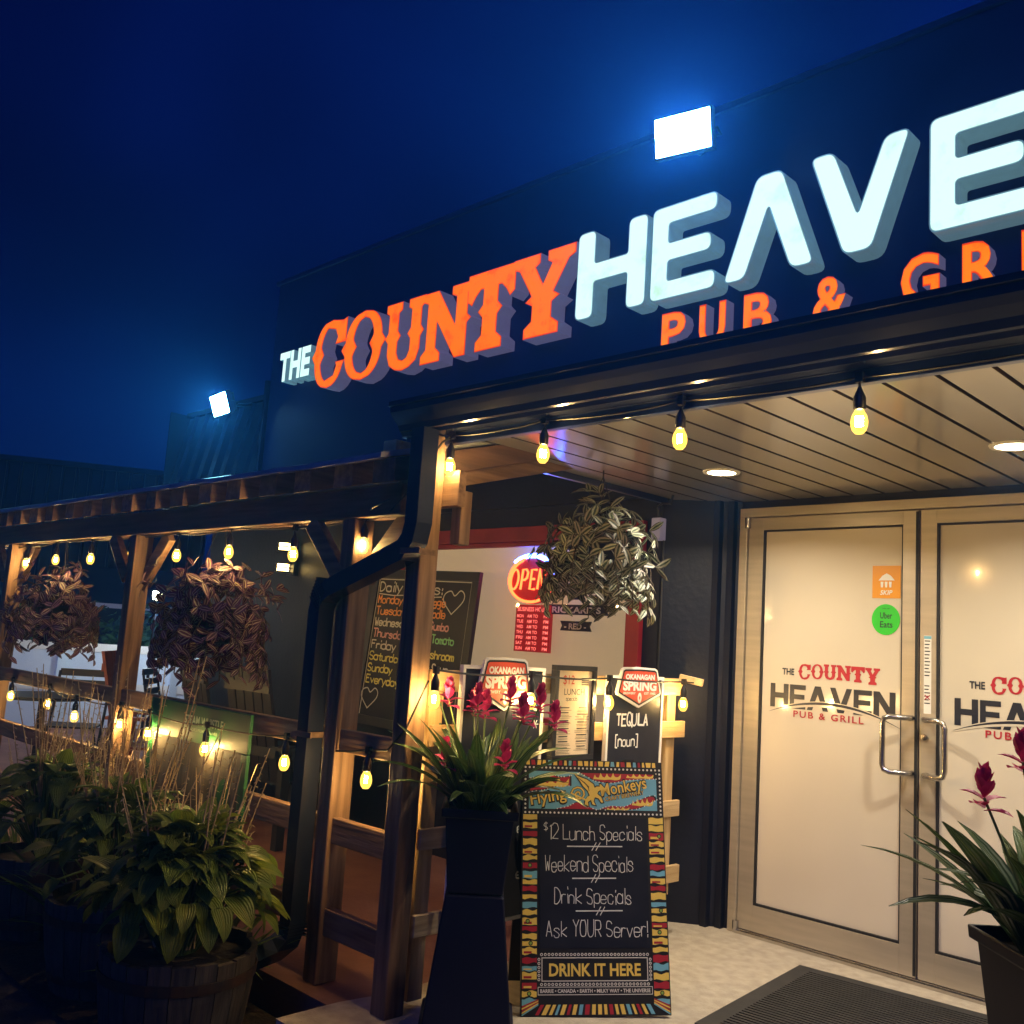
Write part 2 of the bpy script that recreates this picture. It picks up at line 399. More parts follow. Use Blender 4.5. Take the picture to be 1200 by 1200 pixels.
GLY = {}
for line in '''A 02 29 42;14 34
B 02 09 29 38 37 26 06;26 35 33 22 02
C 48 39 19 07 04 12 32 43
D 02 09 29 47 44 22 02
E 49 09 02 42;06 36
F 49 09 02;06 36
G 48 39 19 07 04 12 32 44 45 25
H 09 02;49 42;06 46
I 29 22
K 09 02;49 05 42
L 09 02 42
M 02 09 25 49 42
N 02 09 42 49
O 19 07 04 12 32 44 47 39 19
P 02 09 39 48 46 35 05
Q 19 07 04 12 32 44 47 39 19;24 51
R 02 09 39 48 46 35 05;25 42
S 48 39 19 08 06 35 44 43 32 12 03
T 09 49;29 22
U 09 04 12 32 44 49
V 09 22 49
W 09 12 26 32 49
Y 09 26 49;26 22
1 18 29 22
2 08 19 39 48 46 02 42
8 26 08 19 39 48 26 04 12 32 44 26
$ 48 38 18 07 06 35 44 33 13 03;29 22
a 45 36 16 05 03 12 32 43;46 42
b 09 02 32 43 45 36 06
c 45 36 16 05 03 12 32 43
d 49 42;45 36 16 05 03 12 32 43
e 04 44 45 36 16 05 03 12 32 43
f 39 28 22;06 36
g 46 41 30 10;45 36 16 05 03 13 33 44
h 09 02;05 16 36 45 42
i 26 22;29 28
k 09 02;46 04 42
l 29 22
m 06 02;05 16 25 22;25 36 45 42
n 06 02;05 16 36 45 42
o 16 05 03 12 32 43 45 36 16
p 06 00;05 16 36 45 43 32 12 03
r 06 02;04 16 36
s 45 36 16 05 34 43 32 12 03
t 28 23 32;06 46
u 06 03 12 32 43;46 42
v 06 22 46
w 06 12 25 32 46
y 06 22;46 10
! 29 24;23 22
: 26 25;23 22
[ 39 19 11 31
] 19 39 31 11
- 04 44'''.split('\n'):
    k, r = line.split(' ', 1)
    GLY[k] = [[(int(p[0]), int(p[1])-2) for p in st.split()] for st in r.split(';')]
NARROW = {'I': 1.6, 'l': 1.6, 'i': 1.6, '!': 1.6, ':': 1.6, '1': 3, '[': 3.4, ']': 3.4, ' ': 3, 't': 4.2, 'f': 3.8, 'r': 3.8}
def smooth(q):
    """round the gentle bends of a stroke, keep its sharp corners"""
    if len(q) < 3: return [q]
    cuts = [0]
    for i in range(1, len(q)-1):
        a, b, c = Vector(q[i-1]), Vector(q[i]), Vector(q[i+1])
        if (b-a).length > 1e-6 and (c-b).length > 1e-6 and (b-a).angle(c-b) > 1.3: cuts.append(i)
    cuts.append(len(q)-1); res = []
    for s0, s1 in zip(cuts, cuts[1:]):
        p = q[s0:s1+1]
        if len(p) < 3: res.append(p); continue
        d = []
        for i in range(len(p)-1):
            p0, p1, p2, p3 = p[max(i-1, 0)], p[i], p[i+1], p[min(i+2, len(p)-1)]
            for t in (0, .25, .5, .75):
                d.append(tuple(.5*(2*p1[k]+(p2[k]-p0[k])*t+(2*p0[k]-5*p1[k]+4*p2[k]-p3[k])*t*t+(3*p1[k]-p0[k]-3*p2[k]+p3[k])*t**3) for k in (0, 1)))
        d.append(p[-1]); res.append(d)
    return res
def hand(mb, T, s, x, y, h, width=None, w=.005, mi=0, z=.002, jit=.35, slope=0, seed=1):
    """handwriting in chalk: cap height h; strokes wobble a little"""
    r = random.Random(seed+len(s)*7); cx = 0; out = []
    for ch in s:
        lead = {'I': -1.2, 'l': -1.2, 'i': -1.2, '!': -1.2, ':': -1.2, '[': -.5, ']': -.5}.get(ch, 0)
        dy = r.uniform(-jit, jit)*.6; sc = r.uniform(.93, 1.08)
        for st in GLY.get(ch, ()):
            q = [(cx+lead+px*sc+r.uniform(-jit, jit)*.35, py*sc+dy+r.uniform(-jit, jit)*.35) for px, py in st]
            out += smooth(q)
        cx += NARROW.get(ch, 5.2)
    k = h/7; kx = width/max(cx-1, 1) if width else k
    for d in out:
        mb.ribbon(T, [(x+px*kx, y+py*k+px*kx*slope) for px, py in d], w*r.uniform(.85, 1.15), z, mi)
        z += .00008

def o_half(y, outer):
    t = abs(y-.5)/.5
    if outer: return .5*max(0, 1-t**2.6)**.5*.9 + max(0, .09*(1-abs(y-.5)/.1))
    t = abs(y-.5)/.4
    return max(0, .5*max(0, 1-t**2.2)**.5*.5 - max(0, .1*(1-abs(y-.5)/.12)))
def western(ch):
    """slab-serif saloon letters with mid spurs, in a unit box"""
    if ch == 'O':
        ys = [i/30 for i in range(31)]; yi = [.1+.8*i/24 for i in range(25)]
        out = [(.5+o_half(y, 1), y) for y in ys]+[(.5-o_half(y, 1), y) for y in ys[::-1][1:-1]]
        inn = [(.5+o_half(y, 0), y) for y in yi]+[(.5-o_half(y, 0), y) for y in yi[::-1][1:-1]]
        return out, [inn]
    if ch == 'C':
        ys = [i/30 for i in range(31)]
        left = [(.5-o_half(y, 1), y) for y in ys[::-1]]
        rt = [(.5+o_half(y, 1), y) for y in (0, .02, .06, .12, .2)]
        out = [(.98, .98), (.86, .95)]+[(.5+o_half(y, 1)*.8, y) for y in (.98, .995)]+left[1:]
        out += [(.5+o_half(y, 1), y) for y in (.02, .06, .12, .2, .28)]+[(.98, .36), (.7, .36), (.74, .3)]
        yi = [.12+.76*i/24 for i in range(25)]
        out += [(.5+o_half(.2, 0), .17)]+[(.5-o_half(y, 0)*1.05, y) for y in yi]+[(.5+o_half(.84, 0), .84), (.72, .72), (.66, .62), (.98, .62)]
        return out, []
    if ch == 'T':
        return [(0, 1), (0, .66), (.1, .6), (.18, .7), (.28, .78), (.34, .78), (.34, .58), (.24, .5), (.34, .42), (.34, .2), (.22, .12), (.22, 0), (.78, 0), (.78, .12), (.66, .2), (.66, .42), (.76, .5), (.66, .58), (.66, .78), (.72, .78), (.82, .7), (.9, .6), (1, .66), (1, 1)], []
    if ch == 'Y':
        return [(0, 1), (0, .88), (.1, .84), (.32, .5), (.22, .44), (.34, .38), (.34, .2), (.22, .12), (.22, 0), (.78, 0), (.78, .12), (.66, .2), (.66, .38), (.78, .44), (.68, .5), (.9, .84), (1, .88), (1, 1), (.56, 1), (.56, .88), (.63, .84), (.5, .62), (.37, .84), (.44, .88), (.44, 1)], []
    if ch == 'N':
        return [(0, 1), (0, .88), (.1, .84), (.1, .2), (0, .12), (0, 0), (.42, 0), (.42, .12), (.32, .2), (.32, .56), (.72, 0), (.94, 0), (.94, .44), (1.02, .5), (.94, .56), (.94, .84), (1, .88), (1, 1), (.6, 1), (.6, .88), (.7, .84), (.7, .46), (.32, 1)], []
    if ch == 'U':
        return [(0, 1), (0, .88), (.08, .84), (.08, .58), (0, .5), (.08, .42), (.08, .25), (.16, .09), (.32, .01), (.5, -.02), (.68, .01), (.84, .09), (.92, .25), (.92, .42), (1, .5), (.92, .58), (.92, .84), (1, .88), (1, 1), (.58, 1), (.58, .88), (.66, .84), (.66, .58), (.58, .5), (.66, .42), (.66, .26), (.6, .16), (.5, .13), (.4, .16), (.34, .26), (.34, .42), (.42, .5), (.34, .58), (.34, .84), (.42, .88), (.42, 1)], []
def block(ch):
    """the plain white capitals; the A has no bar"""
    return {'H': [(0, 0), (.27, 0), (.27, .4), (.73, .4), (.73, 0), (1, 0), (1, 1), (.73, 1), (.73, .62), (.27, .62), (.27, 1), (0, 1)],
            'E': [(0, 0), (1, 0), (1, .2), (.28, .2), (.28, .4), (.93, .4), (.93, .6), (.28, .6), (.28, .8), (1, .8), (1, 1), (0, 1)],
            'A': [(0, 0), (.25, 0), (.5, .66), (.75, 0), (1, 0), (.64, 1), (.36, 1)],
            'V': [(0, 1), (.36, 0), (.64, 0), (1, 1), (.75, 1), (.5, .36), (.25, 1)],
            'N': [(0, 0), (.27, 0), (.27, .58), (.72, 0), (1, 0), (1, 1), (.73, 1), (.73, .42), (.28, 1), (0, 1)]}[ch]
def fillet(p, r, n=4):
    out = []; k = len(p)
    for i in range(k):
        a, b, c = Vector(p[i-1]), Vector(p[i]), Vector(p[(i+1) % k])
        u, v = (a-b), (c-b); lu, lv = u.length, v.length; u.normalize(); v.normalize()
        cr = u.x*v.y-u.y*v.x
        q = min(r*(1 if cr < 0 else .35), lu*.45, lv*.45)
        A, B = b+u*q, b+v*q
        for j in range(n+1):
            t = j/n; pt = A*(1-t)**2+b*2*t*(1-t)+B*t*t; out.append((pt.x, pt.y))
    return out
def place(p, x, y, w, h): return [(x+a*w, y+b*h) for a, b in p]
def inset(p, d):
    k = len(p); out = []
    ar = sum(p[i][0]*p[(i+1) % k][1]-p[(i+1) % k][0]*p[i][1] for i in range(k)); s = 1 if ar > 0 else -1
    for i in range(k):
        a, b, c = Vector(p[i-1]), Vector(p[i]), Vector(p[(i+1) % k])
        e, f = (b-a), (c-b)
        if e.length < 1e-9 or f.length < 1e-9: out.append(tuple(b)); continue
        e.normalize(); f.normalize(); n1 = Vector((-e.y, e.x))*s; n2 = Vector((-f.y, f.x))*s
        m = n1+n2; m = m.normalized() if m.length > 1e-6 else n1
        q = d/max(.5, m.dot(n1)); out.append((b.x+m.x*q, b.y+m.y*q))
    return out

# ------------------------------------------------------------------ ground
b = MB(); b.quad([(-45, -20, -.15), (25, -20, -.15), (25, 40, -.15), (-45, 40, -.15)])
kind(b.build('ground', 'asphalt'))
b = MB(); T = Matrix.Identity(4)
b.prism(T, [(-3.05, 2.05), (4.2, 2.05), (4.2, 4.62), (-3.02, 4.62), (-3.02, 2.50), (-3.05, 2.32)], (), -.15, 0)
kind(b.build('porch_slab', 'concrete', bevel=.008))
b = MB(); b.prism(T, [(-12.5, 2.27), (-3.053, 2.27), (-3.053, 2.322), (-3.023, 2.505), (-3.023, 4.62), (-8.0, 4.62), (-8.0, 8), (-12.5, 8)], (), -.15, -.002)
kind(b.build('patio_floor', 'patio'))
b = MB(); b.prism(T, [(-9.5, 1.62), (-3.0, 1.62), (-3.06, 1.62), (-3.06, 2.26), (-9.5, 2.26)], (), -.149, -.135)
kind(b.build('planting_bed', 'mulch'))

# ------------------------------------------------------------------ the pub itself
pub = thing('pub_building', 'dark navy pub building with a covered porch, red framed window and cream glass double doors', 'building', (-3, 4.26, 0))
Wb = MB()                       # lower walls
Wb.box(-8.05, -5.40, 4.26, 4.50, -.15, 2.45); Wb.box(-5.40, -3.27, 4.26, 4.50, -.15, .86); Wb.box(-5.40, -3.27, 4.26, 4.50, 2.0, 2.45)
Wb.box(-3.27, -3.09, 4.26, 4.50, -.15, 2.45)
Wb.box(-8.05, -7.85, 4.50, 9, -.15, 2.45)
Wb.prism(T, [(-3.09, 4.262), (-2.745, 4.503), (-2.745, 4.62), (-3.09, 4.62)], (), -.15, 2.45)
Wb.box(-2.745, -.83, 4.503, 4.62, 2.151, 2.45); Wb.box(-.83, 4.2, 4.503, 4.62, -.15, 2.45)
Wb.box(-2.80, -2.765, 4.452, 4.50, 0, 2.19)       # door side trim strips
Wb.box(-2.86, -2.825, 4.408, 4.46, 0, 2.19)
Wb.box(-5.9, -2.99, 4.235, 4.258, 2.20, 2.40)     # header board above the window
Wb.build('wall', 'navy', pub)
Wb = MB(); Wb.box(-7.30, 4.2, 4.255, 4.62, 2.455, 4.34)
Wb.build('sign_parapet', 'facade', pub)
Wb = MB(); Wb.box(-7.34, 4.24, 4.235, 4.65, 4.342, 4.38); Wb.build('parapet_cap', 'facade', pub, bevel=.006)
# ribbed metal cladding left of the parapet
cl = MB(); x = -9.3; pf = []
while x < -7.33:
    pf += [(x, 0), (x+.13, 0), (x+.15, -.03), (x+.18, -.03), (x+.20, 0)]; x += .22
z0, z1, sl = 2.5, 3.44, .20
top = [(a, 4.34+bq+sl, z1) for a, bq in pf]; bot = [(a, 4.34+bq, z0) for a, bq in pf]; n = len(pf)
cl.add(bot+top, [(i, i+1, n+i+1, n+i) for i in range(n-1)])
cl.build('metal_cladding', 'roofmetal', pub)
cl = MB(); cl.box(-9.3, -7.305, 4.50, 4.60, 3.441, 3.49); cl.box(-9.32, -9.302, 4.33, 4.62, 2.48, 3.47); cl.box(-7.335, -7.302, 4.22, 4.254, 2.46, 3.48); cl.build('cladding_trim', 'gutter', pub)
cl = MB(); cl.box(-9.3, -7.305, 4.62, 9, 2.46, 3.44); cl.build('upper_storey', 'housewall', pub)

# window
wf = MB()
for q in ((-5.40, -3.19, 1.985, 2.075), (-5.40, -3.19, .86, .94)): wf.box(q[0], q[1], 4.225, 4.30, q[2], q[3])
wf.box(-5.40, -5.31, 4.225, 4.30, .941, 1.984); wf.box(-3.285, -3.19, 4.225, 4.30, .941, 1.984)
wf.box(-5.31, -3.285, 4.25, 4.29, 1.955, 1.984)
win = wf.build('window', 'red', pub, bevel=.004)
g = MB(); g.quad([(-5.31, 4.275, .94), (-3.285, 4.275, .94), (-3.285, 4.275, 1.955), (-5.31, 4.275, 1.955)]); g.build('pane', 'glass', win)
g = MB(); g.box(-5.40, -3.27, 4.43, 4.45, .86, 2.0)
g.build('blind', 'blind', win)
# porch canopy
p = MB(); x = -3.05; pr = []
while x < 4.15:
    pr += [(x, 2.19), (x+.139, 2.19), (x+.141, 2.202), (x+.153, 2.202)]; x += .155
n = len(pr)
p.add([(a, 2.452, c) for a, c in pr]+[(a, 4.60, c) for a, c in pr], [(i, n+i, n+i+1, i+1) for i in range(n-1)])
p.m = [1 if i % 4 else 0 for i in range(n-1)]
p.build('soffit', ['soffit', 'groove'], pub)
p = MB(); p.box(-3.05, 4.2, 2.42, 2.45, 2.105, 2.225); p.box(-3.08, -3.052, 2.42, 4.25, 2.16, 2.225); p.build('fascia', 'navy_trim', pub, bevel=.003)
p = MB(); p.box(-3.08, 4.2, 2.42, 4.25, 2.226, 2.250); p.build('porch_roof', 'roofdark', pub)
gp = [(2.418, 2.262), (2.418, 2.142), (2.352, 2.142), (2.345, 2.156), (2.336, 2.160), (2.325, 2.182), (2.300, 2.205), (2.282, 2.225), (2.279, 2.246), (2.268, 2.248), (2.268, 2.266), (2.276, 2.266), (2.284, 2.25), (2.30, 2.23), (2.34, 2.17), (2.40, 2.155), (2.405, 2.262)]
gu = MB(); n = len(gp)
gu.add([(-2.985, a, c) for a, c in gp]+[(4.2, a, c) for a, c in gp], [(i, n+i, n+(i+1) % n, (i+1) % n) for i in range(n)])
gu.prism(Matrix(((0, 0, 1, -2.99), (1, 0, 0, 0), (0, 1, 0, 0), (0, 0, 0, 1))), gp[:10][::-1], (), 0, .004)
gut = gu.build('gutter', 'gutter', pub)
def rect_pipe(b, pts, w, h, right=(1, 0, 0), ribs=0):
    """rectangular pipe mitred along a path"""
    pts = [Vector(q) for q in pts]; k = len(pts); o = len(b.v)
    prof = [(-w/2, -h/2), (w/2, -h/2)]
    if ribs:
        for i in range(ribs):
            t = -h/2+h*(i+.25)/ribs; t2 = -h/2+h*(i+.75)/ribs; prof += [(w/2, t), (w/2-.006, (t+t2)/2), (w/2, t2)]
    prof += [(w/2, h/2), (-w/2, h/2)]
    m = len(prof)
    for i, q in enumerate(pts):
        d = (pts[min(i+1, k-1)]-pts[max(i-1, 0)]).normalized(); y = Vector((0, 1, 0)); y = (y-d*y.dot(d)).normalized(); x = y.cross(d)
        cs = 1
        if 0 < i < k-1: cs = 1/max(.5, (pts[i]-pts[i-1]).normalized().dot(d))
        for a, c in prof: b.v.append(tuple(q+x*a*cs+y*c))
    for i in range(k-1):
        for j in range(m):
            b.f.append((o+i*m+j, o+i*m+(j+1) % m, o+(i+1)*m+(j+1) % m, o+(i+1)*m+j)); b.m.append(0)
    b.f.append(tuple(o+(k-1)*m+j for j in range(m))); b.m.append(0)
ds = MB()
rect_pipe(ds, [(-2.785, 2.30, .2+1.94), (-2.785, 2.30, 1.78), (-2.80, 2.30, 1.72), (-2.84, 2.30, 1.675), (-3.29, 2.30, 1.53), (-3.345, 2.30, 1.495), (-3.365, 2.30, 1.44), (-3.365, 2.30, .20), (-3.37, 2.285, .15), (-3.39, 2.25, .115), (-3.42, 2.17, .085)], .072, .075, ribs=5)
st = ds
for z in (.165, .178, .191, .204): st.box(-3.408, -3.325, 2.256, 2.344, z, z+.006)
for k in range(7):
    t = k/7; st.beam((-3.33-.04*t, 2.30, 1.545-.09*t), (-3.335-.04*t, 2.30, 1.540-.09*t), .083, .083)
dsp = ds.build('downspout', 'gutter', pub)
for z in (1.66, .93):
    st = MB(); xx = -2.785 if z > 1.5 else -3.365
    st.box(xx-.04, xx+.07, 2.256, 2.261, z, z+.022)
    st.box(xx+.040, xx+.044, 2.262, 2.36, z, z+.022)
    st.build('strap', 'tan_x', dsp)

# entrance doors
df = MB(); df.box(-2.737, -2.692, 4.47, 4.57, 0, 2.10); df.box(-.875, -.832, 4.47, 4.57, 0, 2.10); df.box(-2.737, -.832, 4.47, 4.57, 2.101, 2.148)
dfo = df.build('door_frame', 'alu', pub, bevel=.002)
t = MB(); t.box(-2.69, -.877, 4.46, 4.56, .001, .014); t.box(-2.69, -.877, 4.475, 4.50, .0145, .02); t.build('threshold', 'steel', dfo)
def decal_set(b, dx):
    """the pub name in vinyl on a door pane: 0 dark navy, 1 red"""
    T = frame((dx, 4.494, 0), (1, 0, 0))
    text(b, T, 'THE', -2.482, 1.293, .032, .066, .03, .001, 0)
    xs, ws = -2.393, [.066, .064, .064, .072, .068, .072]
    for i, (ch, w) in enumerate(zip('COUNTY', ws)):
        lift = .010*(1-((i-2.5)/2.5)**2); o, h = western(ch)
        b.poly(T, place(o, xs, 1.274+lift, w, .078-lift*.6), [place(q, xs, 1.274+lift, w, .078-lift*.6) for q in h], .001, 1); xs += w+.002
    arc = lambda x: 1.083+(.088*(1-((x+2.235)/.36)**2) if x < -2.235 else .088*(1-((x+2.235)/.36)**2)+.0)
    xs = -2.545
    for ch, w in zip('HEAVEN', (.10, .086, .112, .112, .09, .105)):
        p = block(ch); y0 = 1.128
        b.poly(T, place(p, xs, y0, w, 1.246-y0), (), .001, 0); xs += w+.0075
    top = [(-2.55+.68*i/24, arc(-2.55+.68*i/24)-.0) for i in range(25)]
    low = [(x, y-.012*math.sin(math.pi*i/24)-.001) for i, (x, y) in enumerate(top)]
    return T, top, low
for side, lab in ((0, 'left leaf, with an amber and a green sticker on its pane'), (1, 'right leaf, with a narrow white notice on its stile')):
    x0, x1 = ((-2.689, -1.797), (-1.787, -.878))[side]
    d = MB(); sw = .085
    g0, g1 = x0+sw, x1-(.073 if side == 0 else .085)
    if side == 1: g0 = x0+.073
    d.box(x0, g0, 4.485, 4.53, .022, 2.096); d.box(g1, x1, 4.485, 4.53, .022, 2.096)
    d.box(g0, g1, 4.485, 4.53, .022, .146); d.box(g0, g1, 4.485, 4.53, 2.032, 2.096)
    dr = part(d.build('door', 'alu', pub, bevel=.0015), lab)
    k = MB()
    for q in ((g0, g0+.010, .147, 2.031), (g1-.006, g1, .147, 2.031), (g0+.011, g1-.007, .147, .157), (g0+.011, g1-.007, 2.023, 2.031)): k.box(q[0], q[1], 4.488, 4.53, q[2], q[3])
    k.build('glazing_bead', 'gasket', dr)
    k = MB(); k.box(g0+.011, g1-.007, 4.50, 4.51, .158, 2.022); k.build('pane', 'film', dr)
    k = MB(); k.box(x1-.012 if side == 0 else x0-.001, x1+.001 if side == 0 else x0+.010, 4.483, 4.4845, .03, 2.09); 
    if side == 0: k.build('meeting_strip', 'gasket', dr)
    k = MB(); dx = 0 if side == 0 else .9065
    T, top, low = decal_set(k, dx)
    k.poly(T, [(x, y+.004) for x, y in top]+[(x, y-.018*math.sin(math.pi*i/24)**.7-.006) for i, (x, y) in list(enumerate(top))[::-1]], (), .0012, 2)
    k.poly(T, top+low[::-1], (), .0018, 0)
    text(k, T, 'PUB & GRILL', -2.415, 1.088, .032, .362, .018, .002, 1, spacing=1.25)
    k2 = Matrix.Translation((0, .005, 0))
    k.v = [(a, q+.005, c) for a, q, c in k.v]
    k.build('name_decal', ['decalnavy', 'decalred', 'film'], dr)
    h = MB(); xm, xo = (-1.786-.034, -1.921) if side == 0 else (-1.786+.034, -1.645)
    s = 1 if xo < xm else -1
    h.tube([(xm, 4.486, 1.14), (xm, 4.45, 1.14), (xm-s*.012, 4.43, 1.14), (xo+s*.03, 4.405, 1.14), (xo+s*.008, 4.402, 1.132), (xo, 4.402, 1.11), (xo, 4.402, .925), (xo+s*.008, 4.402, .903), (xo+s*.03, 4.405, .895), (xm-s*.012, 4.43, .895), (xm, 4.45, .895), (xm, 4.486, .895)], .0125, 12)
    h.build('handle', 'steel', dr, smooth=True)
    for z in (.03, 2.07):
        h = MB(); xp = x0-.002 if side == 0 else x1+.002
        h.lathe([(.001, -.028), (.016, -.028), (.017, .028), (.001, .028)], 12, (xp, 4.476, z)); h.build('pivot_hinge', 'steel', dr)
    if side == 0:
        T = frame((0, 4.4988, 0), (1, 0, 0))
        h = MB(); h.prism(T, [(-2.02, 1.684), (-1.884, 1.684), (-1.884, 1.838), (-2.02, 1.838)], (), 0, .001)
        text(h, T, 'SKIP', -1.952, 1.70, .022, .06, .02, .002, 1, 'C', shear=.25)
        for i in range(3): h.poly(T, [(-1.978+i*.02, 1.735), (-1.968+i*.02, 1.735), (-1.966+i*.02, 1.762), (-1.98+i*.02, 1.762)], (), .002, 1)
        h.poly(T, [(-1.99, 1.768), (-1.912, 1.768), (-1.93, 1.79), (-1.951, 1.802), (-1.972, 1.79)], (), .002, 1)
        h.build('amber_sticker', ['orange', 'white'], dr)
        h = MB(); h.prism(T, [(-1.953+.068*math.cos(a*math.pi/16), 1.583+.073*math.sin(a*math.pi/16)) for a in range(32)], (), 0, .001)
        text(h, T, 'Uber', -1.98, 1.588, .030, .058, .012, .002, 1); text(h, T, 'Eats', -1.98, 1.546, .030, .06, .012, .002, 1)
        text(h, T, 'Order with', -1.953, 1.632, .007, .036, 0, .002, 1, 'C')
        h.build('round_green_sticker', ['green', 'decalnavy'], dr)
    else:
        T = frame((0, 4.4842, 0), (1, 0, 0))
        h = MB(); h.prism(T, [(-1.768, 1.165), (-1.735, 1.165), (-1.735, 1.515), (-1.768, 1.515)], (), 0, .001)
        h.poly(T, [(-1.768, 1.5), (-1.735, 1.5), (-1.735, 1.513), (-1.768, 1.513)], (), .0015, 1)
        for i in range(19):
            z = 1.488-i*.0155
            if i in (11, 12): continue
            h.poly(T, [(-1.765, z), (-1.74-(i % 3)*.003, z), (-1.74-(i % 3)*.003, z+.005), (-1.765, z+.005)], (), .0015, 2)
        h.poly(T, [(-1.763, 1.245), (-1.74, 1.225), (-1.74, 1.231), (-1.763, 1.251)], (), .002, 3); h.poly(T, [(-1.763, 1.225), (-1.74, 1.245), (-1.74, 1.251), (-1.763, 1.231)], (), .002, 3)
        h.build('notice', ['white', 'skyblue', 'inkblack', 'crimson'], dr)
        h = MB(); h.lathe([(.001, 0), (.013, 0), (.014, .006), (.001, .007)], 16); h.v = [(-1.762+a, 4.484-c, 1.06+q) for a, q, c in h.v]; h.build('lock_cylinder', 'steel', dr)

# ------------------------------------------------------------------ illuminated sign on the parapet
sign = thing('illuminated_sign', 'large illuminated pub name in white and orange letters above the porch', 'sign', (-4, 4.255, 3.1))
T = frame((0, 4.254, 0), (1, 0, 0))
def channel(ch, o, holes, face, ret, depth=.125, rim=None):
    b = MB(); b.prism(T, o, holes, .0, depth)
    L = part(b.build('letter', ret, sign), 'letter '+ch)
    f = MB(); d = .008
    f.poly(T, inset(o, d), [inset(h, -d) for h in holes], depth+.003)
    f.build('letter_face', face, L)
    if rim:
        L.data.materials.append(M[rim])
        L.data.polygons.foreach_set('material_index', [1 if abs(p.normal.y+1) < .01 else 0 for p in L.data.polygons])
def tface(s, x, y, h, w, face, ret, depth, bold=.05, rim=None):
    """plain capitals as solid lit letters"""
    b = MB(); text(b, T, s, x, y, h, w, bold, depth, 0)
    f = MB(); text(f, T, s, x+.004, y+.004, h-.008, w-.008, bold-.02, depth+.003, 0)
    # side walls from the boundary edges of the outline
    cnt = {}
    for fc in b.f:
        for i in range(len(fc)):
            e = (fc[i], fc[(i+1) % len(fc)]); cnt[e] = 1
    idx = {}
    for i, v in enumerate(b.v): idx.setdefault(tuple(round(c, 5) for c in v), i)
    key = lambda i: idx[tuple(round(c, 5) for c in b.v[i])]
    es = {(key(a), key(c)) for a, c in cnt}
    fl = [e for e in es if (e[1], e[0]) not in es]
    for a, c in fl:
        A, B2 = b.v[a], b.v[c]
        b.add([A, B2, (B2[0], 4.254, B2[2]), (A[0], 4.254, A[2])], [(1, 0, 3, 2)], 1)
    L = part(b.build('letter', [rim or face, ret], sign), 'letter '+s); f.build('letter_face', face, L)
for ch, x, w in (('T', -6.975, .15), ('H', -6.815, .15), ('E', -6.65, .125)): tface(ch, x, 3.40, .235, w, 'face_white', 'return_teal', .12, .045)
for ch, x0, x1, y0, y1 in (('C', -6.47, -6.03, 3.235, 3.79), ('O', -6.07, -5.555, 3.235, 3.78), ('U', -5.545, -5.105, 3.24, 3.755), ('N', -5.125, -4.63, 3.235, 3.75), ('T', -4.665, -4.22, 3.235, 3.78), ('Y', -4.24, -3.715, 3.24, 3.785)):
    o, h = western(ch)
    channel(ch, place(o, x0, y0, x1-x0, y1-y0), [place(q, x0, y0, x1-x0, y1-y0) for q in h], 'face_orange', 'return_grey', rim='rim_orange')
for ch, x0, x1 in (('H', -3.70, -3.18), ('E', -3.152, -2.725), ('A', -2.68, -2.165), ('V', -2.20, -1.70), ('E', -1.62, -1.19), ('N', -1.13, -.66)):
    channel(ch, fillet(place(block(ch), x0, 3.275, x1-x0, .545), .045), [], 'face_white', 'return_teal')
for ch, x, w in (('P', -3.095, .16), ('U', -2.85, .165), ('B', -2.58, .165), ('&', -2.195, .18), ('G', -1.765, .175), ('R', -1.495, .16), ('I', -1.255, .05), ('L', -1.11, .13), ('L', -.90, .13)):
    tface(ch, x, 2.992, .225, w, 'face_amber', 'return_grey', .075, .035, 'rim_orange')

# ------------------------------------------------------------------ patio roof (timber pergola)
per = thing('pergola', 'timber patio pergola with a sheet roof and Y-braced posts, built along the pub wall', 'pergola', (-6, 2.36, 0))
px0 = -9.9
b = MB(); b.box(px0, -2.945, 2.335, 2.375, 1.825, 1.948); b.box(px0, -2.945, 2.40, 2.44, 1.825, 1.948); b.build('beam', 'brown_x', per, bevel=.004)
def roofz(y): return 2.0+(y-2.3)*.285
x = px0+.1; i = 0
while x < -2.95:
    b = MB(); w = .13+rnd.uniform(-.012, .012)
    y0 = 2.255+rnd.uniform(-.012, .012)
    b.add([(x-w/2, y0, roofz(y0)-.05), (x+w/2, y0, roofz(y0)-.05), (x+w/2, y0, roofz(y0)+.045), (x-w/2, y0, roofz(y0)+.045),
           (x-w/2, 4.22, roofz(4.22)-.05), (x+w/2, 4.22, roofz(4.22)-.05), (x+w/2, 4.22, roofz(4.22)+.045), (x-w/2, 4.22, roofz(4.22)+.045)],
          [(0, 1, 2, 3), (5, 4, 7, 6), (1, 5, 6, 2), (4, 0, 3, 7), (3, 2, 6, 7), (4, 5, 1, 0)])
    b.build('rafter', 'tan_y' if i % 3 else 'brown_y', per, bevel=.004); x += .285; i += 1
b = MB(); b.beam((-2.985, 2.36, 1.972), (-2.985, 4.2, 2.495), .045, .13); b.build('rafter', 'tan_y', per, bevel=.004)
b = MB(); xs = [px0-.1+(-2.93-px0+.1)*i/60 for i in range(61)]
jag = [rnd.uniform(-.01, .01) for _ in xs]
vs = []
for xx, j in zip(xs, jag): vs += [(xx, 2.20+j, roofz(2.2)+.05+j*.6), (xx, 4.24, roofz(4.24)+.05), (xx, 2.20+j, roofz(2.2)+.072+j*.6), (xx, 4.24, roofz(4.24)+.085)]
fs = []
for i in range(60):
    a, c = i*4, i*4+4
    fs += [(a, a+1, c+1, c), (a+2, c+2, c+3, a+3), (a, c, c+2, a+2)]
fs += [(60*4, 60*4+1, 60*4+3, 60*4+2)]
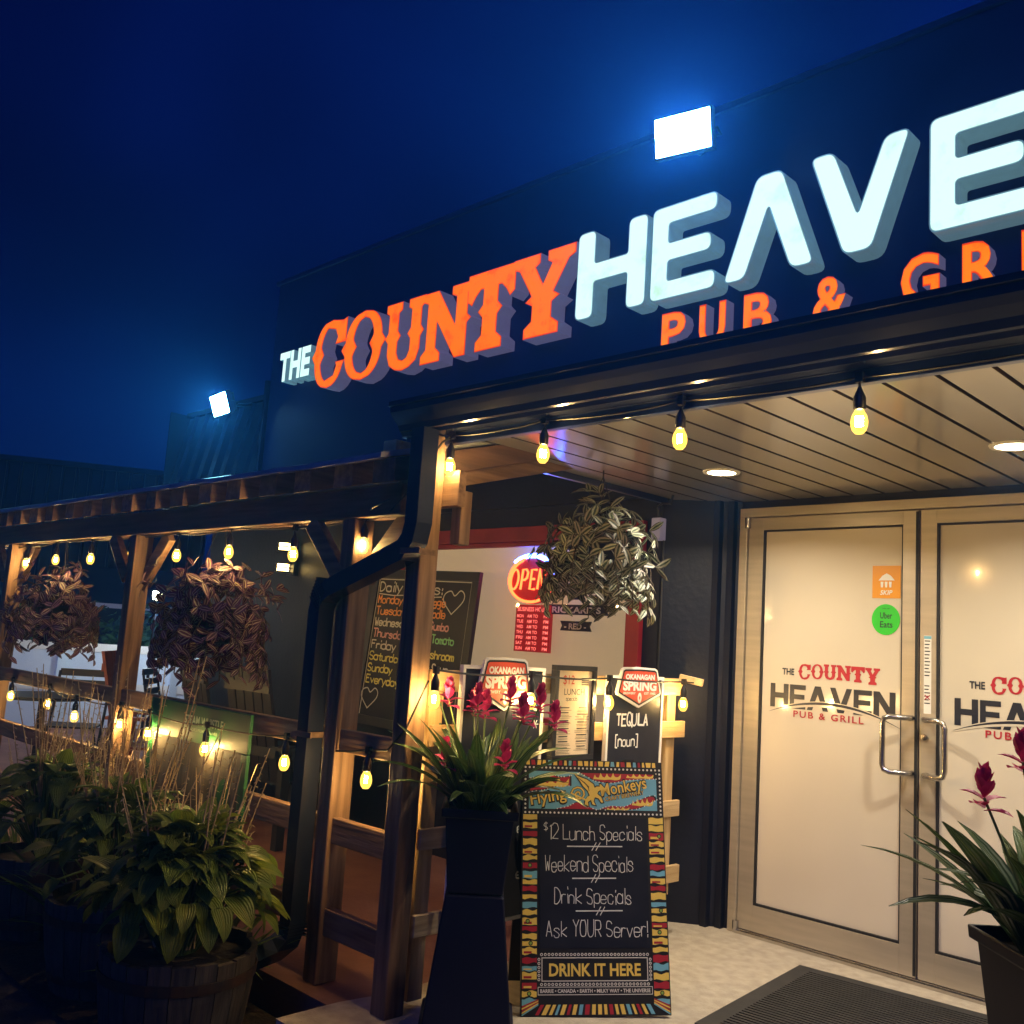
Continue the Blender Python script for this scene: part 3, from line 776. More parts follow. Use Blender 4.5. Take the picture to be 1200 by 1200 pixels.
b.add(vs, fs); b.build('roof_sheet', 'shingle', per)
for X in (-3.28, -5.32, -7.30, -9.3):
    b = MB(); b.box(X-.042, X+.042, 2.338, 2.44, -.0, 1.822)
    pst = b.build('post', 'tan_z', per, bevel=.005)
    for s in (-1, 1):
        br = MB(); y = 2.355 if s < 0 else 2.42
        br.beam((X+s*.044, y, 1.585), (X+s*.285, y, 1.822), .038, .085); br.build('brace', 'tan_x', pst, bevel=.004)
b = MB(); b.box(-2.891, -2.808, 2.34, 2.43, 0, 2.139); pst = b.build('post', 'tan_z', per, bevel=.005)
br = MB(); br.box(-2.955, -2.72, 2.432, 2.47, 1.86, 2.0); br.build('brace', 'tan_x', pst, bevel=.004)
br = MB(); br.box(-2.80, -2.745, 2.475, 2.53, 1.72, 1.93); br.build('brace', 'tan_z', pst, bevel=.004)
br = MB(); br.box(-3.04, -2.96, 2.30, 2.40, 1.99, 2.12); br.build('beam_block', 'pine_x', pst, bevel=.004)

# front railing between the posts
rl = thing('patio_railing', 'low timber railing of three boards running between the pergola posts', 'railing', (-6, 2.36, 0))
for (za, zb, lab) in ((.885, .972, None), (.53, .628, None), (.182, .285, None)):
    for xa, xb in ((-9.9, -5.362), (-5.278, -3.322), (-3.238, -2.893)):
        b = MB(); b.box(xa, xb, 2.355, 2.395, za, zb); b.build('rail', 'tan_x', rl, bevel=.004)

# side railing of pale pallet boards, from the corner post back to the wall
pf = thing('pallet_railing', 'pale pallet-wood railing hung with menus, between corner post and pub wall', 'railing', (-2.82, 3.2, 0))
for za, zb, y0, y1 in ((1.155, 1.238, 2.45, 4.12), (.95, 1.03, 2.47, 4.14), (.572, .648, 2.45, 4.12), (.26, .34, 2.45, 4.14)):
    b = MB(); b.box(-2.832, -2.81, y0, y1, za, zb); b.build('rail', 'pine_y', pf, bevel=.003)
for y in (2.5, 3.28, 4.05):
    b = MB(); b.box(-2.87, -2.833, y-.035, y+.035, .03 if y < 4 else .2, 1.236); b.build('post', 'pine_z', pf, bevel=.003)
b = MB(); b.beam((-2.80, 4.06, 1.245), (-2.70, 4.12, 1.225), .05, .035); b.build('end_block', 'pine_x', pf, bevel=.003)

# ------------------------------------------------------------------ lamps
def mesh_of(b, name, mats, smooth=True):
    o = b.build(name, mats, smooth=smooth); me = o.data; bpy.data.objects.remove(o); return me
b = MB(); b.lathe([(.001, -.042), (.013, -.040), (.022, -.030), (.0275, -.014), (.028, -.002), (.024, .016), (.016, .030), (.013, .036), (.001, .037)], 14); BULB = mesh_of(b, 'bulb', 'globe')
b = MB(); b.tube([(-.006, 0, -.016), (-.0065, 0, .014)], .0065, 8); b.tube([(.006, .002, -.016), (.0065, .002, .014)], .0065, 8); FIL = mesh_of(b, 'filament', 'filament')
b = MB(); b.lathe([(.001, .036), (.0145, .036), (.0165, .040), (.0165, .070), (.013, .078), (.007, .092), (.004, .10), (.001, .10)], 12); SOCK = mesh_of(b, 'socket', 'socket')
def part_me(name, me, parent, loc):
    o = bpy.data.objects.new(name, me); C.objects.link(o); o.parent = parent; o.location = loc; return o
def string_lights(label, bulbs, up, wire_pts=None, sag=.02):
    """one cable with hanging sockets and bulbs; bulbs are bulb centres, up the height of the cable above them"""
    O = Vector(bulbs[len(bulbs)//2])+Vector((0, 0, up))
    t = thing('string_lights', label, 'string lights', O, 'strings of warm filament bulbs')
    b = MB(); pts = []
    for i, p in enumerate(bulbs):
        P = Vector(p)+Vector((0, 0, up)); pts.append(P)
        if i < len(bulbs)-1:
            Q = Vector(bulbs[i+1])+Vector((0, 0, up))
            s = sag*rnd.uniform(.4, 1.3)
            for k in (.2, .4, .6, .8): pts.append(P.lerp(Q, k)-Vector((0, rnd.uniform(-.004, .004), 4*s*k*(1-k))))
    if wire_pts: pts = [Vector(q) for q in wire_pts[0]]+pts+[Vector(q) for q in wire_pts[1]]
    b.tube(pts, .0042, 6)
    for p in bulbs:
        P = Vector(p); j = rnd.uniform(-.008, .008)
        b.tube([P+Vector((0, 0, up+.012)), P+Vector((j, 0, up*.55+.04)), P+Vector((0, 0, .098))], .0035, 6)
        b.box(P.x-.011, P.x+.011, P.y-.008, P.y+.008, P.z+up-.014, P.z+up+.014)
    b.build('cable', 'cable', t)
    for p in bulbs:
        q = Vector(p)-O
        part_me('socket', SOCK, t, q); bu = part_me('bulb', BULB, t, q+Vector((0, 0, .006))); bu.scale = (.82, .82, .86); f = part_me('filament', FIL, bu, (0, 0, 0)); f.rotation_euler = (0, 0, rnd.uniform(0, 3))
    return t
string_lights('string of filament bulbs along the porch gutter, above the entrance', [(-2.746, 2.40, 2.005), (-2.26, 2.40, 2.01), (-1.69, 2.40, 2.003), (-1.12, 2.40, 1.99), (-.56, 2.40, 1.995), (0, 2.40, 1.99), (.6, 2.40, 1.99)], .125, ([(-3.0, 2.33, 1.84), (-2.90, 2.322, 1.90), (-2.80, 2.325, 2.0), (-2.765, 2.37, 2.10)], []), .012)
string_lights('string of filament bulbs along the pergola beam, above the hanging baskets', [(x, 2.388, z) for x, z in ((-9.4, 1.69), (-8.83, 1.7), (-8.25, 1.69), (-7.66, 1.695), (-7.10, 1.688), (-6.56, 1.703), (-6.0, 1.70), (-5.45, 1.696), (-4.875, 1.70), (-4.33, 1.708), (-3.755, 1.686), (-3.235, 1.712))], .125, ([], [(-3.1, 2.32, 1.86), (-3.0, 2.32, 1.885)]), .016)
string_lights('string of filament bulbs drooping along the low patio railing', [(x, 2.305 if -5 < x < -3.9 else 2.345, z) for x, z in ((-8.3, .78), (-7.6, .78), (-6.92, .795), (-6.27, .80), (-5.84, .765), (-5.23, .78), (-4.80, .78), (-4.21, .775), (-3.60, .79), (-3.03, .80))], .115, ([], [(-2.90, 2.332, .93), (-2.80, 2.332, 1.02), (-2.75, 2.38, 1.2)]), .022)
string_lights('string of filament bulbs across the top of the pallet railing', [(-2.735, 2.40, 1.128), (-2.74, 2.925, 1.125), (-2.74, 3.435, 1.12), (-2.735, 4.005, 1.115)], .112, ([], [(-2.72, 4.15, 1.22)]), .01)

for X, lab in ((-2.383, 'round recessed porch downlight between the hanging basket and the left door'), (-1.147, 'round recessed porch downlight above the right door, at the right edge of the photo'), (.10, 'round recessed porch downlight beyond the doors, outside the photo')):
    t = thing('downlight', lab, 'ceiling light', (X, 3.72, 2.19), 'recessed porch downlights')
    b = MB(); b.lathe([(.062, .0), (.064, -.006), (.082, -.006), (.085, 0)], 28, (X, 3.72, 2.19)); b.build('trim_ring', 'white', t, smooth=True)
    b = MB(); b.lathe([(.0005, -.004), (.063, -.004)], 28, (X, 3.72, 2.19)); b.f = [f[::-1] for f in b.f]; b.build('lens', 'lens', t)
    l = bpy.data.lights.new('downlight_beam', 'AREA'); l.shape = 'DISK'; l.size = .11; l.energy = 14.5; l.color = (1, .89, .70); l.spread = math.radians(150)
    o = bpy.data.objects.new('downlight_beam', l); C.objects.link(o); o.parent = t; o.location = (0, 0, -.012)

def floodlight(P, w, h, lab, m, aim):
    t = thing('floodlight', lab, 'floodlight', P)
    b = MB(); b.box(-w/2, w/2, 0, .05, -h/2, h/2); 
    for k in range(7): b.box(-w/2+.02+k*(w-.05)/6, -w/2+.03+k*(w-.05)/6, .051, .085, -h/2+.02, h/2-.02)
    H = b.build('housing', 'black', t, local=True, bevel=.006)
    b = MB(); b.quad([(-w/2+.012, -.003, -h/2+.012), (w/2-.012, -.003, -h/2+.012), (w/2-.012, -.003, h/2-.012), (-w/2+.012, -.003, h/2-.012)]); L = b.build('lens', m, t, local=True)
    b = MB(); b.tube([(-w/2-.012, .03, 0), (-w/2-.012, .09, -.02), (0, .14, -.03), (w/2+.012, .09, -.02), (w/2+.012, .03, 0)], .009, 8)
    b.tube([(0, .14, -.03), (0, .24, -.04), (0, .30, -.04)], .016, 8); b.build('bracket', 'black', t, local=True)
    t.rotation_euler = aim
floodlight((-2.875, 3.99, 4.13), .335, .225, 'large cool white floodlight high on the parapet above the white sign letters', 'flood', (math.radians(12), 0, math.radians(12)))
floodlight((-7.83, 4.08, 3.30), .34, .20, 'smaller cool white floodlight over the ribbed metal cladding left of the sign', 'flood_far', (math.radians(20), 0, math.radians(-6)))

t = thing('wall_sconce', 'two-band louvred wall sconce glowing on the dark wall behind the pergola', 'wall lamp', (-6.65, 4.26, 1.91))
b = MB(); b.box(-6.70, -6.60, 4.215, 4.258, 1.78, 2.04); b.build('backplate', 'black', t, bevel=.004)
for z in (1.80, 1.965):
    b = MB()
    for k in range(3): b.lathe([(.001, z+k*.032), (.062, z+k*.032), (.062, z+k*.032+.008), (.001, z+k*.032+.008)], 16, (-6.65, 4.15, 0))
    lv = b.build('louvre', 'black', t)
    b = MB(); b.lathe([(.045, z+.0085), (.045, z+.064)], 16, (-6.65, 4.15, 0)); b.build('lens', 'sconce_lens', lv)

# ------------------------------------------------------------------ signs and boards
def crest(T, y0, y1, ztop, zbot, parent, dep):
    w = y1-y0; h = ztop-zbot
    P = [(y0+.10*w, ztop-.05*h), (y0+.16*w, ztop), (y0+.5*w, ztop+.015*h), (y0+.84*w, ztop), (y0+.90*w, ztop-.05*h), (y1, ztop-.62*h), (y1-.02*w, ztop-.68*h), (y0+.5*w, zbot), (y0+.02*w, ztop-.68*h), (y0, ztop-.62*h)]
    b = MB(); b.prism(T, P, (), dep, dep+.012, 0)
    b.poly(T, inset(P, .010), (), dep+.0128, 1); b.poly(T, inset(P, .018), (), dep+.0136, 2)
    c = (y0+y1)/2; z = dep+.0145
    text(b, T, 'OKANAGAN', c, ztop-.29*h, .125*h, .66*w, .05, z, 0, 'C')
    text(b, T, 'SPRING', c, ztop-.56*h, .23*h, .76*w, .05, z, 0, 'C')
    text(b, T, 'BREWERY', y0+.135*w, ztop-.665*h, .055*h, .27*w, .02, z, 0); text(b, T, 'EST 1985', y0+.60*w, ztop-.665*h, .055*h, .26*w, .02, z, 0)
    q = [(c+.045*w*math.sin(a*math.pi/8)*(1 if a < 8 else 1), ztop-.75*h+.13*h*math.cos(a*math.pi/8)) for a in range(16)][::-1]
    b.poly(T, q, (), z, 0); b.poly(T, place([(0, 0), (.5, -.9), (1, 0), (.5, .9)], c-.018*w, ztop-.75*h, .036*w, .07*h), (), z+.0006, 2)
    return b.build('brewery_crest', ['white', 'inkblack', 'signred'], parent)
TX = lambda x: frame((x, 0, 0), (0, 1, 0))
def hung_board(lab, y0, y1, z0, z1):
    t = thing('chalkboard', lab, 'chalkboard', (-2.80, (y0+y1)/2, z0))
    b = MB(); e = .014
    for q in ((y0, y1, z0, z0+e), (y0, y1, z1-e, z1)): b.box(-2.806, -2.786, q[0], q[1], q[2], q[3])
    for q in ((y0, y0+e), (y1-e, y1)): b.box(-2.806, -2.786, q[0], q[1], z0+e+.0005, z1-e-.0005)
    b.build('frame', 'white', t)
    b = MB(); b.box(-2.805, -2.790, y0+e+.0005, y1-e-.0005, z0+e+.0005, z1-e-.0005); b.build('slate', 'slate', t)
    return t
t = hung_board('tall white-edged chalkboard reading TEQUILA [noun] under a red brewery crest', 3.486, 3.912, .27, 1.243)
crest(TX(-2.788), 3.535, 3.875, 1.283, 1.098, t, 0)
b = MB(); T = TX(-2.7898); hand(b, T, 'TEQUILA', 3.56, 1.018, .052, .235, .0085, 0, seed=3); hand(b, T, '[noun]', 3.555, .925, .05, .165, .0065, 0, seed=4)
hand(b, T, 'a', 3.56, .80, .04, .03, .005, 0); b.build('chalk_writing', 'chalk', t)
t = hung_board('white-edged chalkboard with a red brewery crest, behind the tall planter with magenta flowers', 2.585, 3.06, .26, 1.262)
crest(TX(-2.788), 2.66, 2.965, 1.295, 1.085, t, 0)
b = MB(); T = TX(-2.7898)
hand(b, T, '$8', 2.965, .80, .045, .06, .006, 0, seed=5); hand(b, T, 'es $', 2.945, .60, .04, .09, .005, 0, seed=6); hand(b, T, 'er!', 2.955, .42, .045, .08, .006, 0, seed=7)
for i in range(3): b.ribbon(T, [(3.0+.012*i, 1.10), (3.005+.01*i, 1.085)], .005)
for a in range(6): b.ribbon(T, [(3.015, 1.03), (3.015+.018*math.cos(a*1.05), 1.03+.018*math.sin(a*1.05))], .004)
b.build('chalk_writing', 'chalk', t)
t = thing('framed_menu', 'narrow black-framed $12 lunch specials menu hung on the pallet railing', 'menu', (-2.80, 3.255, .88))
b = MB(); y0, y1, z0, z1, e = 3.118, 3.392, .875, 1.278, .022
for q in ((y0, y1, z0, z0+e), (y0, y1, z1-e, z1)): b.box(-2.807, -2.778, q[0], q[1], q[2], q[3])
for q in ((y0, y0+e), (y1-e, y1)): b.box(-2.807, -2.778, q[0], q[1], z0+e+.0005, z1-e-.0005)
b.build('frame', 'black', t)
b = MB(); b.box(-2.806, -2.79, y0+e+.0005, y1-e-.0005, z0+e+.0005, z1-e-.0005)
T = TX(-2.7899); r2 = random.Random(3)
text(b, T, '$12', 3.215, 1.198, .04, .075, .0, .001, 2, 'C'); text(b, T, 'LUNCH', 3.255, 1.152, .028, .135, .0, .001, 1, 'C')
hand(b, T, 'specials', 3.20, 1.128, .018, .075, .002, 1)
for k in range(4): b.poly(T, [(3.30, 1.222-k*.009), (3.30+.05-r2.random()*.01, 1.222-k*.009), (3.35, 1.226-k*.009), (3.30, 1.226-k*.009)], (), .001, 1)
for col in (3.195, 3.315):
    z = 1.095
    while z > .91:
        n = r2.choice((1, 2, 2, 3)); L = r2.uniform(.05, .075)
        b.poly(T, [(col-L/2, z), (col+L/2, z), (col+L/2, z+.0045), (col-L/2, z+.0045)], (), .001, 1); z -= .009
        for k in range(n):
            L = r2.uniform(.06, .10); b.poly(T, [(col-L/2, z), (col+L/2, z), (col+L/2, z+.0016), (col-L/2, z+.0016)], (), .001, 3); z -= .0062
        z -= .006
b.build('menu_sheet', ['paper', 'inkblack', 'signred', 'bark'], t)

# soups board in front of the window
t = thing('soup_chalkboard', 'large black-framed daily soups chalkboard in coloured chalk, leaning below the window', 'chalkboard', (-5.0, 4.21, .74))
T0 = Matrix.Translation((-5.0, 4.12, .74)) @ Matrix.Rotation(math.radians(1.5), 4, 'Y') @ Matrix.Rotation(math.radians(-4), 4, 'X') @ Matrix.Translation((5.0, -4.12, -.74))
b = MB()
for q in ((-5.55, -4.46, .74, .80), (-5.55, -4.46, 1.75, 1.81)): b.box(q[0], q[1], 4.12, 4.15, q[2], q[3], 0, T0)
for q in ((-5.55, -5.49), (-4.52, -4.46)): b.box(q[0], q[1], 4.12, 4.15, .8005, 1.7495, 0, T0)
b.build('frame', 'black', t)
b = MB(); b.box(-5.4895, -4.5205, 4.13, 4.145, .8005, 1.7495, 0, T0)
for q in ((-5.485, -4.525, 1.738, 1.745), (-5.485, -5.479, .805, 1.74), (-4.531, -4.525, .805, 1.74)): b.box(q[0], q[1], 4.1285, 4.1295, q[2], q[3], 1, T0)
b.build('slate', ['slate', 'chalk'], t)
b = MB(); T = T0 @ frame((0, 4.1293, 0), (1, 0, 0))
hand(b, T, 'Daily Soups:', -5.46, 1.655, .068, .66, .010, 0, seed=2); b.ribbon(T, [(-5.46, 1.638), (-5.3, 1.63), (-5.1, 1.64), (-4.9, 1.632), (-4.8, 1.638)], .007)
rows = [('Monday', 'd veggie', 1), ('Tuesday', 'n Noodle', 1), ('Wednesday', '', 5), ('Thursday', 'ken Gumbo', 2), ('Friday', 'sted Tomato', 3), ('Saturday', '', 5), ('Sunday', 'of Mushroom', 4), ('Everyday', 'Soup', 4)]
z = 1.575
for i, (d, s, c) in enumerate(rows):
    hand(b, T, d, -5.46, 1.575-.079*i, .054, .06*len(d)*.75, .0095, (1, 1, 5, 2, 0, 4, 4, 4)[i], seed=i)
for s, z, c, w in (('d veggie', 1.575, 1, .25), ('n Noodle', 1.50, 1, .26), ('ken Gumbo', 1.42, 2, .31), ('sted Tomato', 1.335, 3, .38), ('of Mushroom', 1.235, 4, .40), ('Cream Soup', 1.15, 0, .36), ('a Potato', 1.035, 0, .26)):
    hand(b, T, s, -5.0, z, .052, w, .0095, c, seed=len(s))
b2 = [(0, 0), (.09, .08), (.10, .13), (.06, .155), (.01, .12), (-.03, .15), (-.085, .13), (-.09, .08), (0, 0)]
b.ribbon(T, [(-4.68+x*1.0, 1.53+y) for x, y in smooth(b2)[0]+[(0, 0)]], .008, .004); b.ribbon(T, [(-5.40+x*.9, .85+y*.9) for x, y in smooth(b2)[0]+[(0, 0)]], .008, .004)
zs = [1.575-.095*i for i in range(8)]
b.build('chalk_writing', ['chalk', 'chalk_orange', 'chalk_pink', 'chalk_green', 'chalk_yellow', 'chalk'], t)

# neon OPEN sign, hours panel and beer sign behind the window glass
t = thing('neon_open_sign', 'oval neon OPEN sign in red and blue inside the window', 'neon sign', (-4.118, 4.36, 1.76))
cx, cz = -4.118, 1.758; el = lambda a, k=1: (cx+.19*k*math.cos(math.radians(a)), 4.335, cz+.138*k*math.sin(math.radians(a)))
b = MB(); T = frame((0, 4.35, 0), (1, 0, 0)); b.prism(T, [(el(a, 1.08)[0], el(a, 1.08)[2]) for a in range(0, 360, 8)], (), -.02, 0); b.build('backing', 'neon_back', t)
b = MB(); b.tube([el(a) for a in range(108, 340, 6)], .0085, 8); b.tube([el(a, .93) for a in range(115, 175, 6)], .005, 8); b.build('neon_tube', 'neon_red', t)
b = MB(); b.tube([el(a, 1.10) for a in range(14, 140, 6)], .012, 8); b.tube([el(a, 1.02) for a in range(52, 110, 6)], .006, 8); b.tube([el(a, .98) for a in range(326, 350, 6)], .008, 8); b.build('neon_tube', 'neon_blue', t)
b = MB(); P = lambda pts: b.tube([(cx+x*.026-.002, 4.325, cz+z*.026) for x, z in pts], .0072, 8)
P([(-5.0+1.25*math.cos(a*.42+1.6)+.3*math.sin(a*.42+1.6), 2.4*math.sin(a*.42+1.6)) for a in range(16)])
P([(-2.9, -2.4), (-2.3, 2.4), (-1.2, 2.4), (-.6, 1.7), (-.9, .4), (-1.6, -.1), (-2.4, -.1)])
P([(2.2, 2.3), (.6, 2.3), (.1, -2.3), (1.7, -2.3)]); P([(.4, .1), (1.6, .1)])
P([(2.6, -2.3), (3.2, 2.4), (4.3, -2.2), (4.9, 2.4)])
b.build('neon_lettering', 'neon_red', t, smooth=True)
t = thing('hours_panel', 'red lit business hours panel hung under the OPEN sign', 'hours sign', (-4.09, 4.36, 1.46))
b = MB(); T = frame((0, 4.345, 0), (1, 0, 0)); b.prism(T, [(-4.24, 1.315), (-3.945, 1.315), (-3.945, 1.603), (-4.24, 1.603)], (), -.02, 0); b.build('panel', 'neon_back', t)
b = MB(); text(b, T, 'BUSINESS HOURS', -4.0925, 1.563, .026, .26, .01, .002, 0, 'C')
for i, d in enumerate(('MON', 'TUE', 'WED', 'THU', 'FRI', 'SAT', 'SUN')):
    z = 1.524-i*.033; text(b, T, d, -4.225, z, .02, .055, .012, .002); text(b, T, 'AM TO', -4.14, z, .02, .09, .01, .002); text(b, T, 'PM', -4.00, z, .02, .04, .012, .002)
b.build('lettering', 'led_text', t)
t = thing('beer_sign', 'dark ribbon sign reading RICKARDS RED inside the window, below the hanging basket', 'beer sign', (-3.75, 4.36, 1.52))
T = frame((0, 4.35, 0), (1, 0, 0)); b = MB()
b.prism(T, [(-4.0, 1.55), (-3.5, 1.55), (-3.53, 1.578), (-3.5, 1.61), (-4.0, 1.61), (-3.97, 1.578)], (), -.01, 0); b.prism(T, [(-3.87, 1.455), (-3.63, 1.455), (-3.645, 1.484), (-3.63, 1.513), (-3.87, 1.513), (-3.855, 1.484)], (), -.01, 0)
b.prism(T, [(-3.80, 1.64), (-3.70, 1.64), (-3.70, 1.70), (-3.80, 1.70)], (), -.01, 0)
text(b, T, "RICKARD'S", -3.75, 1.561, .036, .38, .03, .002, 1, 'C'); text(b, T, '- RED -', -3.75, 1.466, .034, .17, .03, .002, 1, 'C'); b.build('ribbon', ['decalnavy', 'white'], t)
t = thing('outlet_box', 'small grey outlet box and cord on the wall corner beside the hanging basket', 'outlet box', (-3.07, 4.22, 2.02))
b = MB(); b.box(-3.12, -3.06, 4.20, 4.255, 1.96, 2.08); b.build('box', 'return_grey', t, bevel=.004)
b = MB(); b.tube([(-3.085, 4.22, 2.082), (-3.08, 4.20, 2.14), (-3.03, 4.17, 2.15), (-2.96, 4.15, 2.14), (-2.95, 4.15, 2.188)], .007, 6); b.tube([(-3.065, 4.245, 1.96), (-3.065, 4.245, 1.3), (-3.06, 4.245, .2)], .005, 6); b.build('cord', 'cable', t)

# ------------------------------------------------------------------ printed A-board
def aboard():
    W, H = .576, .925
    u = Vector((.602, .799, 0)); nh = Vector((.799, -.602, 0)); O = Vector((-2.55, 2.774, 0))
    t = thing('sandwich_board', 'printed sandwich board reading Flying Monkeys and listing $12 lunch specials, striped border', 'sandwich board', O+u*W/2-nh*.2)
    v = (Vector((0, 0, .90))-nh*.2-u*.018).normalized(); u = (u-v*u.dot(v)).normalized()
    T = frame(O, u, v)
    R = lambda x0, y0, x1, y1: [(x0, y0), (x1, y0), (x1, y1), (x0, y1)]
    r = random.Random(5)
    b = MB(); b.prism(T, R(0, .0, W, H), (), -.018, 0); b.build('front_panel', 'inkblack', t, bevel=.002)
    b = MB(); v2 = (Vector((0, 0, .90))+nh*.16).normalized(); T2 = frame(O-nh*.40, u, (v2-u*v2.dot(u)).normalized()); b.prism(T2, R(0.01, 0, W-.01, H*.97), (), 0, .016); b.build('rear_panel', 'inkblack', t)
    b = MB()
    for q in (.12, .42): b.prism(T, R(q, H-.002, q+.04, H+.008), (), -.05, .004)
    b.build('hinge', 'gasket', t)
    K = ['inkblack', 'yellow', 'crimson', 'skyblue', 'white', 'inkgreen', 'chalk']
    # striped border
    b = MB(); cols = (1, 2, 1, 1, 3, 1, 2, 1, 3, 2, 1, 1)
    for x0, x1 in ((.004, .060), (W-.064, W-.004)):
        y = .04; i = r.randrange(9)
        while y < .70:
            h = r.uniform(.013, .024); p = []
            e0, e1 = r.uniform(0, .006), r.uniform(0, .006)
            for s in range(7): p.append((x0+(x1-x0)*s/6, y+(e0 if s % 6 else 0)*math.sin(s+i)*.6-.002))
            for s in range(7): p.append((x1-(x1-x0)*s/6, y+h+e1*math.sin(s*1.3+i)*.7))
            b.poly(T, p, (), .001, cols[i % 12])
            if r.random() < .3: b.poly(T, [(a, c-.3*h) for a, c in R(x0+.006, y+.35*h, x1-.02, y+.72*h)], (), .0014, 2 if cols[i % 12] == 1 else 1)
            if r.random() < .16:
                cx = (x0+x1)/2+r.uniform(-.012, .012); cir = lambda k: [(cx+k*math.cos(a*.52), y+h/2+k*math.sin(a*.52)) for a in range(12)]
                b.poly(T, cir(.0085), (), .0018, 0); b.poly(T, cir(.0055), (), .0022, 5)
            y += h+r.uniform(.007, .014); i += 1
    x = .015; i = 0
    while x < W-.03:
        w = r.uniform(.010, .02); b.poly(T, [(x, H-.022), (x+w, H-.022), (x+w+r.uniform(-.003, .003), H-.003), (x+r.uniform(-.003, .003), H-.003)], (), .001, cols[i % 12]); x += w+.007; i += 1
    x = .075
    while x < W-.09:
        w = r.uniform(.009, .018); q = (x-W/2)*.25; b.poly(T, [(x+q*.4, .006), (x+w+q*.4, .006), (x+w, .040), (x, .040)], (), .001, cols[i % 12]); x += w+.008; i += 1
    for sgn, xc in ((1, 0), (-1, W)):
        for k in range(5): b.poly(T, [(xc+sgn*.004, .036-.007*k-.005), (xc+sgn*.004, .036-.007*k), (xc+sgn*.066, .06-.004*k), (xc+sgn*.066, .054-.004*k)][::sgn], (), .0012, (2, 1, 2, 1, 3)[k])
    b.build('striped_border', K, t)
    # header
    b = MB(); y0, y1 = H-.212, H-.024
    b.poly(T, R(.002, y0, W-.002, y1), (), .0016, 0)
    dot = lambda x, y, k, z=.003, m=4: b.poly(T, [(x+k*math.cos(a*.785), y+k*math.sin(a*.785)) for a in range(8)], (), z, m)
    for i in range(34):
        x = .012+(W-.024)*i/33; dot(x, y0+.008, .0042); dot(x, y1-.008, .0042)
    for i in range(1, 11):
        y = y0+.008+(y1-y0-.016)*i/11; dot(.012, y, .0042); dot(W-.012, y, .0042)
    X0, X1, Y0, Y1 = .026, W-.026, y0+.022, y1-.022; WW, HH = X1-X0, Y1-Y0
    b.poly(T, R(X0, Y0, X1, Y1), (), .002, 3)
    def blob(pts, m, z):
        q = smooth([(X0+a*WW, Y0+c*HH) for a, c in pts]); l = []
        for s in q: l += s[:-1] if s is not q[-1] else s
        if (Vector(l[0])-Vector(l[-1])).length < 1e-5: l = l[:-1]
        b.poly(T, l, (), z, m); return l
    for pts in ([(0, .42), (0, .80), (.08, .86), (.16, .93), (.25, .86), (.33, .9), (.33, .62), (.22, .6), (.12, .5), (.04, .46), (0, .42)],
                [(.38, 1), (.45, .88), (.52, .76), (.64, .72), (.76, .80), (.88, .84), (1, .86), (1, 1), (.38, 1)],
                [(.2, 0), (.3, .08), (.38, .2), (.46, .08), (.52, .0), (.2, 0)],
                [(.54, 0), (.62, .1), (.74, .1), (.84, .26), (.97, .42), (1, .3), (.9, .12), (.8, .02), (.54, 0)]):
        l = blob(pts, 0, .0022)
        c = (sum(p[0] for p in l)/len(l), sum(p[1] for p in l)/len(l))
        b.poly(T, [(c[0]+(p[0]-c[0])*.93, c[1]+(p[1]-c[1])*.86) for p in l], (), .0026, 2)
        n = max(1, len(l)//16)
        d = 0
        for a, c2 in zip(l, l[1:]+l[:1]):
            d += math.hypot(a[0]-c2[0], a[1]-c2[1])
            if d > .011: dot(a[0], a[1], .0026, .0032); d = 0
    flame = [(0, .1), (.06, .7), (.12, .35), (.2, .3), (.27, .95), (.34, .45), (.42, .35), (.5, .9), (.55, .5), (.64, .35), (.72, 1), (.78, .5), (.9, .45), (1, .85), (.97, .2), (.8, .0), (.6, .08), (.4, .0), (.2, .06), (0, .1)]
    for fx, fy, fw, fh in ((.03, .58, .28, .28), (.50, .80, .22, .2), (.76, .86, .22, .14), (.60, .0, .18, .1), (.80, .12, .17, .22)):
        blob([(fx+a*fw, fy+c*fh) for a, c in flame], 1, .003)
    Tr = T @ Matrix.Translation((X0, Y0, 0)) @ Matrix.Rotation(math.radians(10.5), 4, 'Z')
    for (s, x, y, h, w) in (('Flying', .012, .012, .044, .145), ('Monkeys', .300, -.002, .047, .192)):
        text(b, Tr, s, x-.002, y-.002, h+.004, w+.004, .06, .0036, 0); text(b, Tr, s, x, y, h, w, .012, .0044, 1)
        for ch in (): pass
    text(b, Tr, 'CRAFT BREWERY', .31, -.024, .016, .165, .05, .0036, 0); text(b, Tr, 'CRAFT BREWERY', .31, -.024, .016, .165, .0, .0044, 1)
    # winged figure with a curled tail
    G = [(.47, .38), (.455, .5), (.42, .62), (.39, .78), (.355, .93), (.40, .86), (.45, .8), (.50, .68), (.51, .58), (.525, .62), (.55, .62), (.56, .54), (.535, .48), (.53, .42), (.56, .34), (.575, .2), (.56, .19), (.54, .3), (.51, .33), (.50, .22), (.515, .12), (.49, .14), (.48, .26), (.455, .2), (.46, .1), (.43, .13), (.435, .24), (.455, .32)]
    Z = [(X0+a*WW, Y0+c*HH) for a, c in G]
    b.poly(T, inset(Z, -.004), (), .0034, 0); b.poly(T, Z, (), .0042, 1)
    for k in range(3): b.ribbon(T, [(X0+(.38+.02*k)*WW, Y0+(.84-.05*k)*HH), (X0+(.43+.015*k)*WW, Y0+(.72-.06*k)*HH), (X0+.465*WW, Y0+(.6-.05*k)*HH)], .0022, .0048, 0)
    spi = [(X0+.385*WW+(.004+.0018*a)*math.cos(a*.62), Y0+.40*HH+(.004+.0018*a)*math.sin(a*.62)) for a in range(16)]
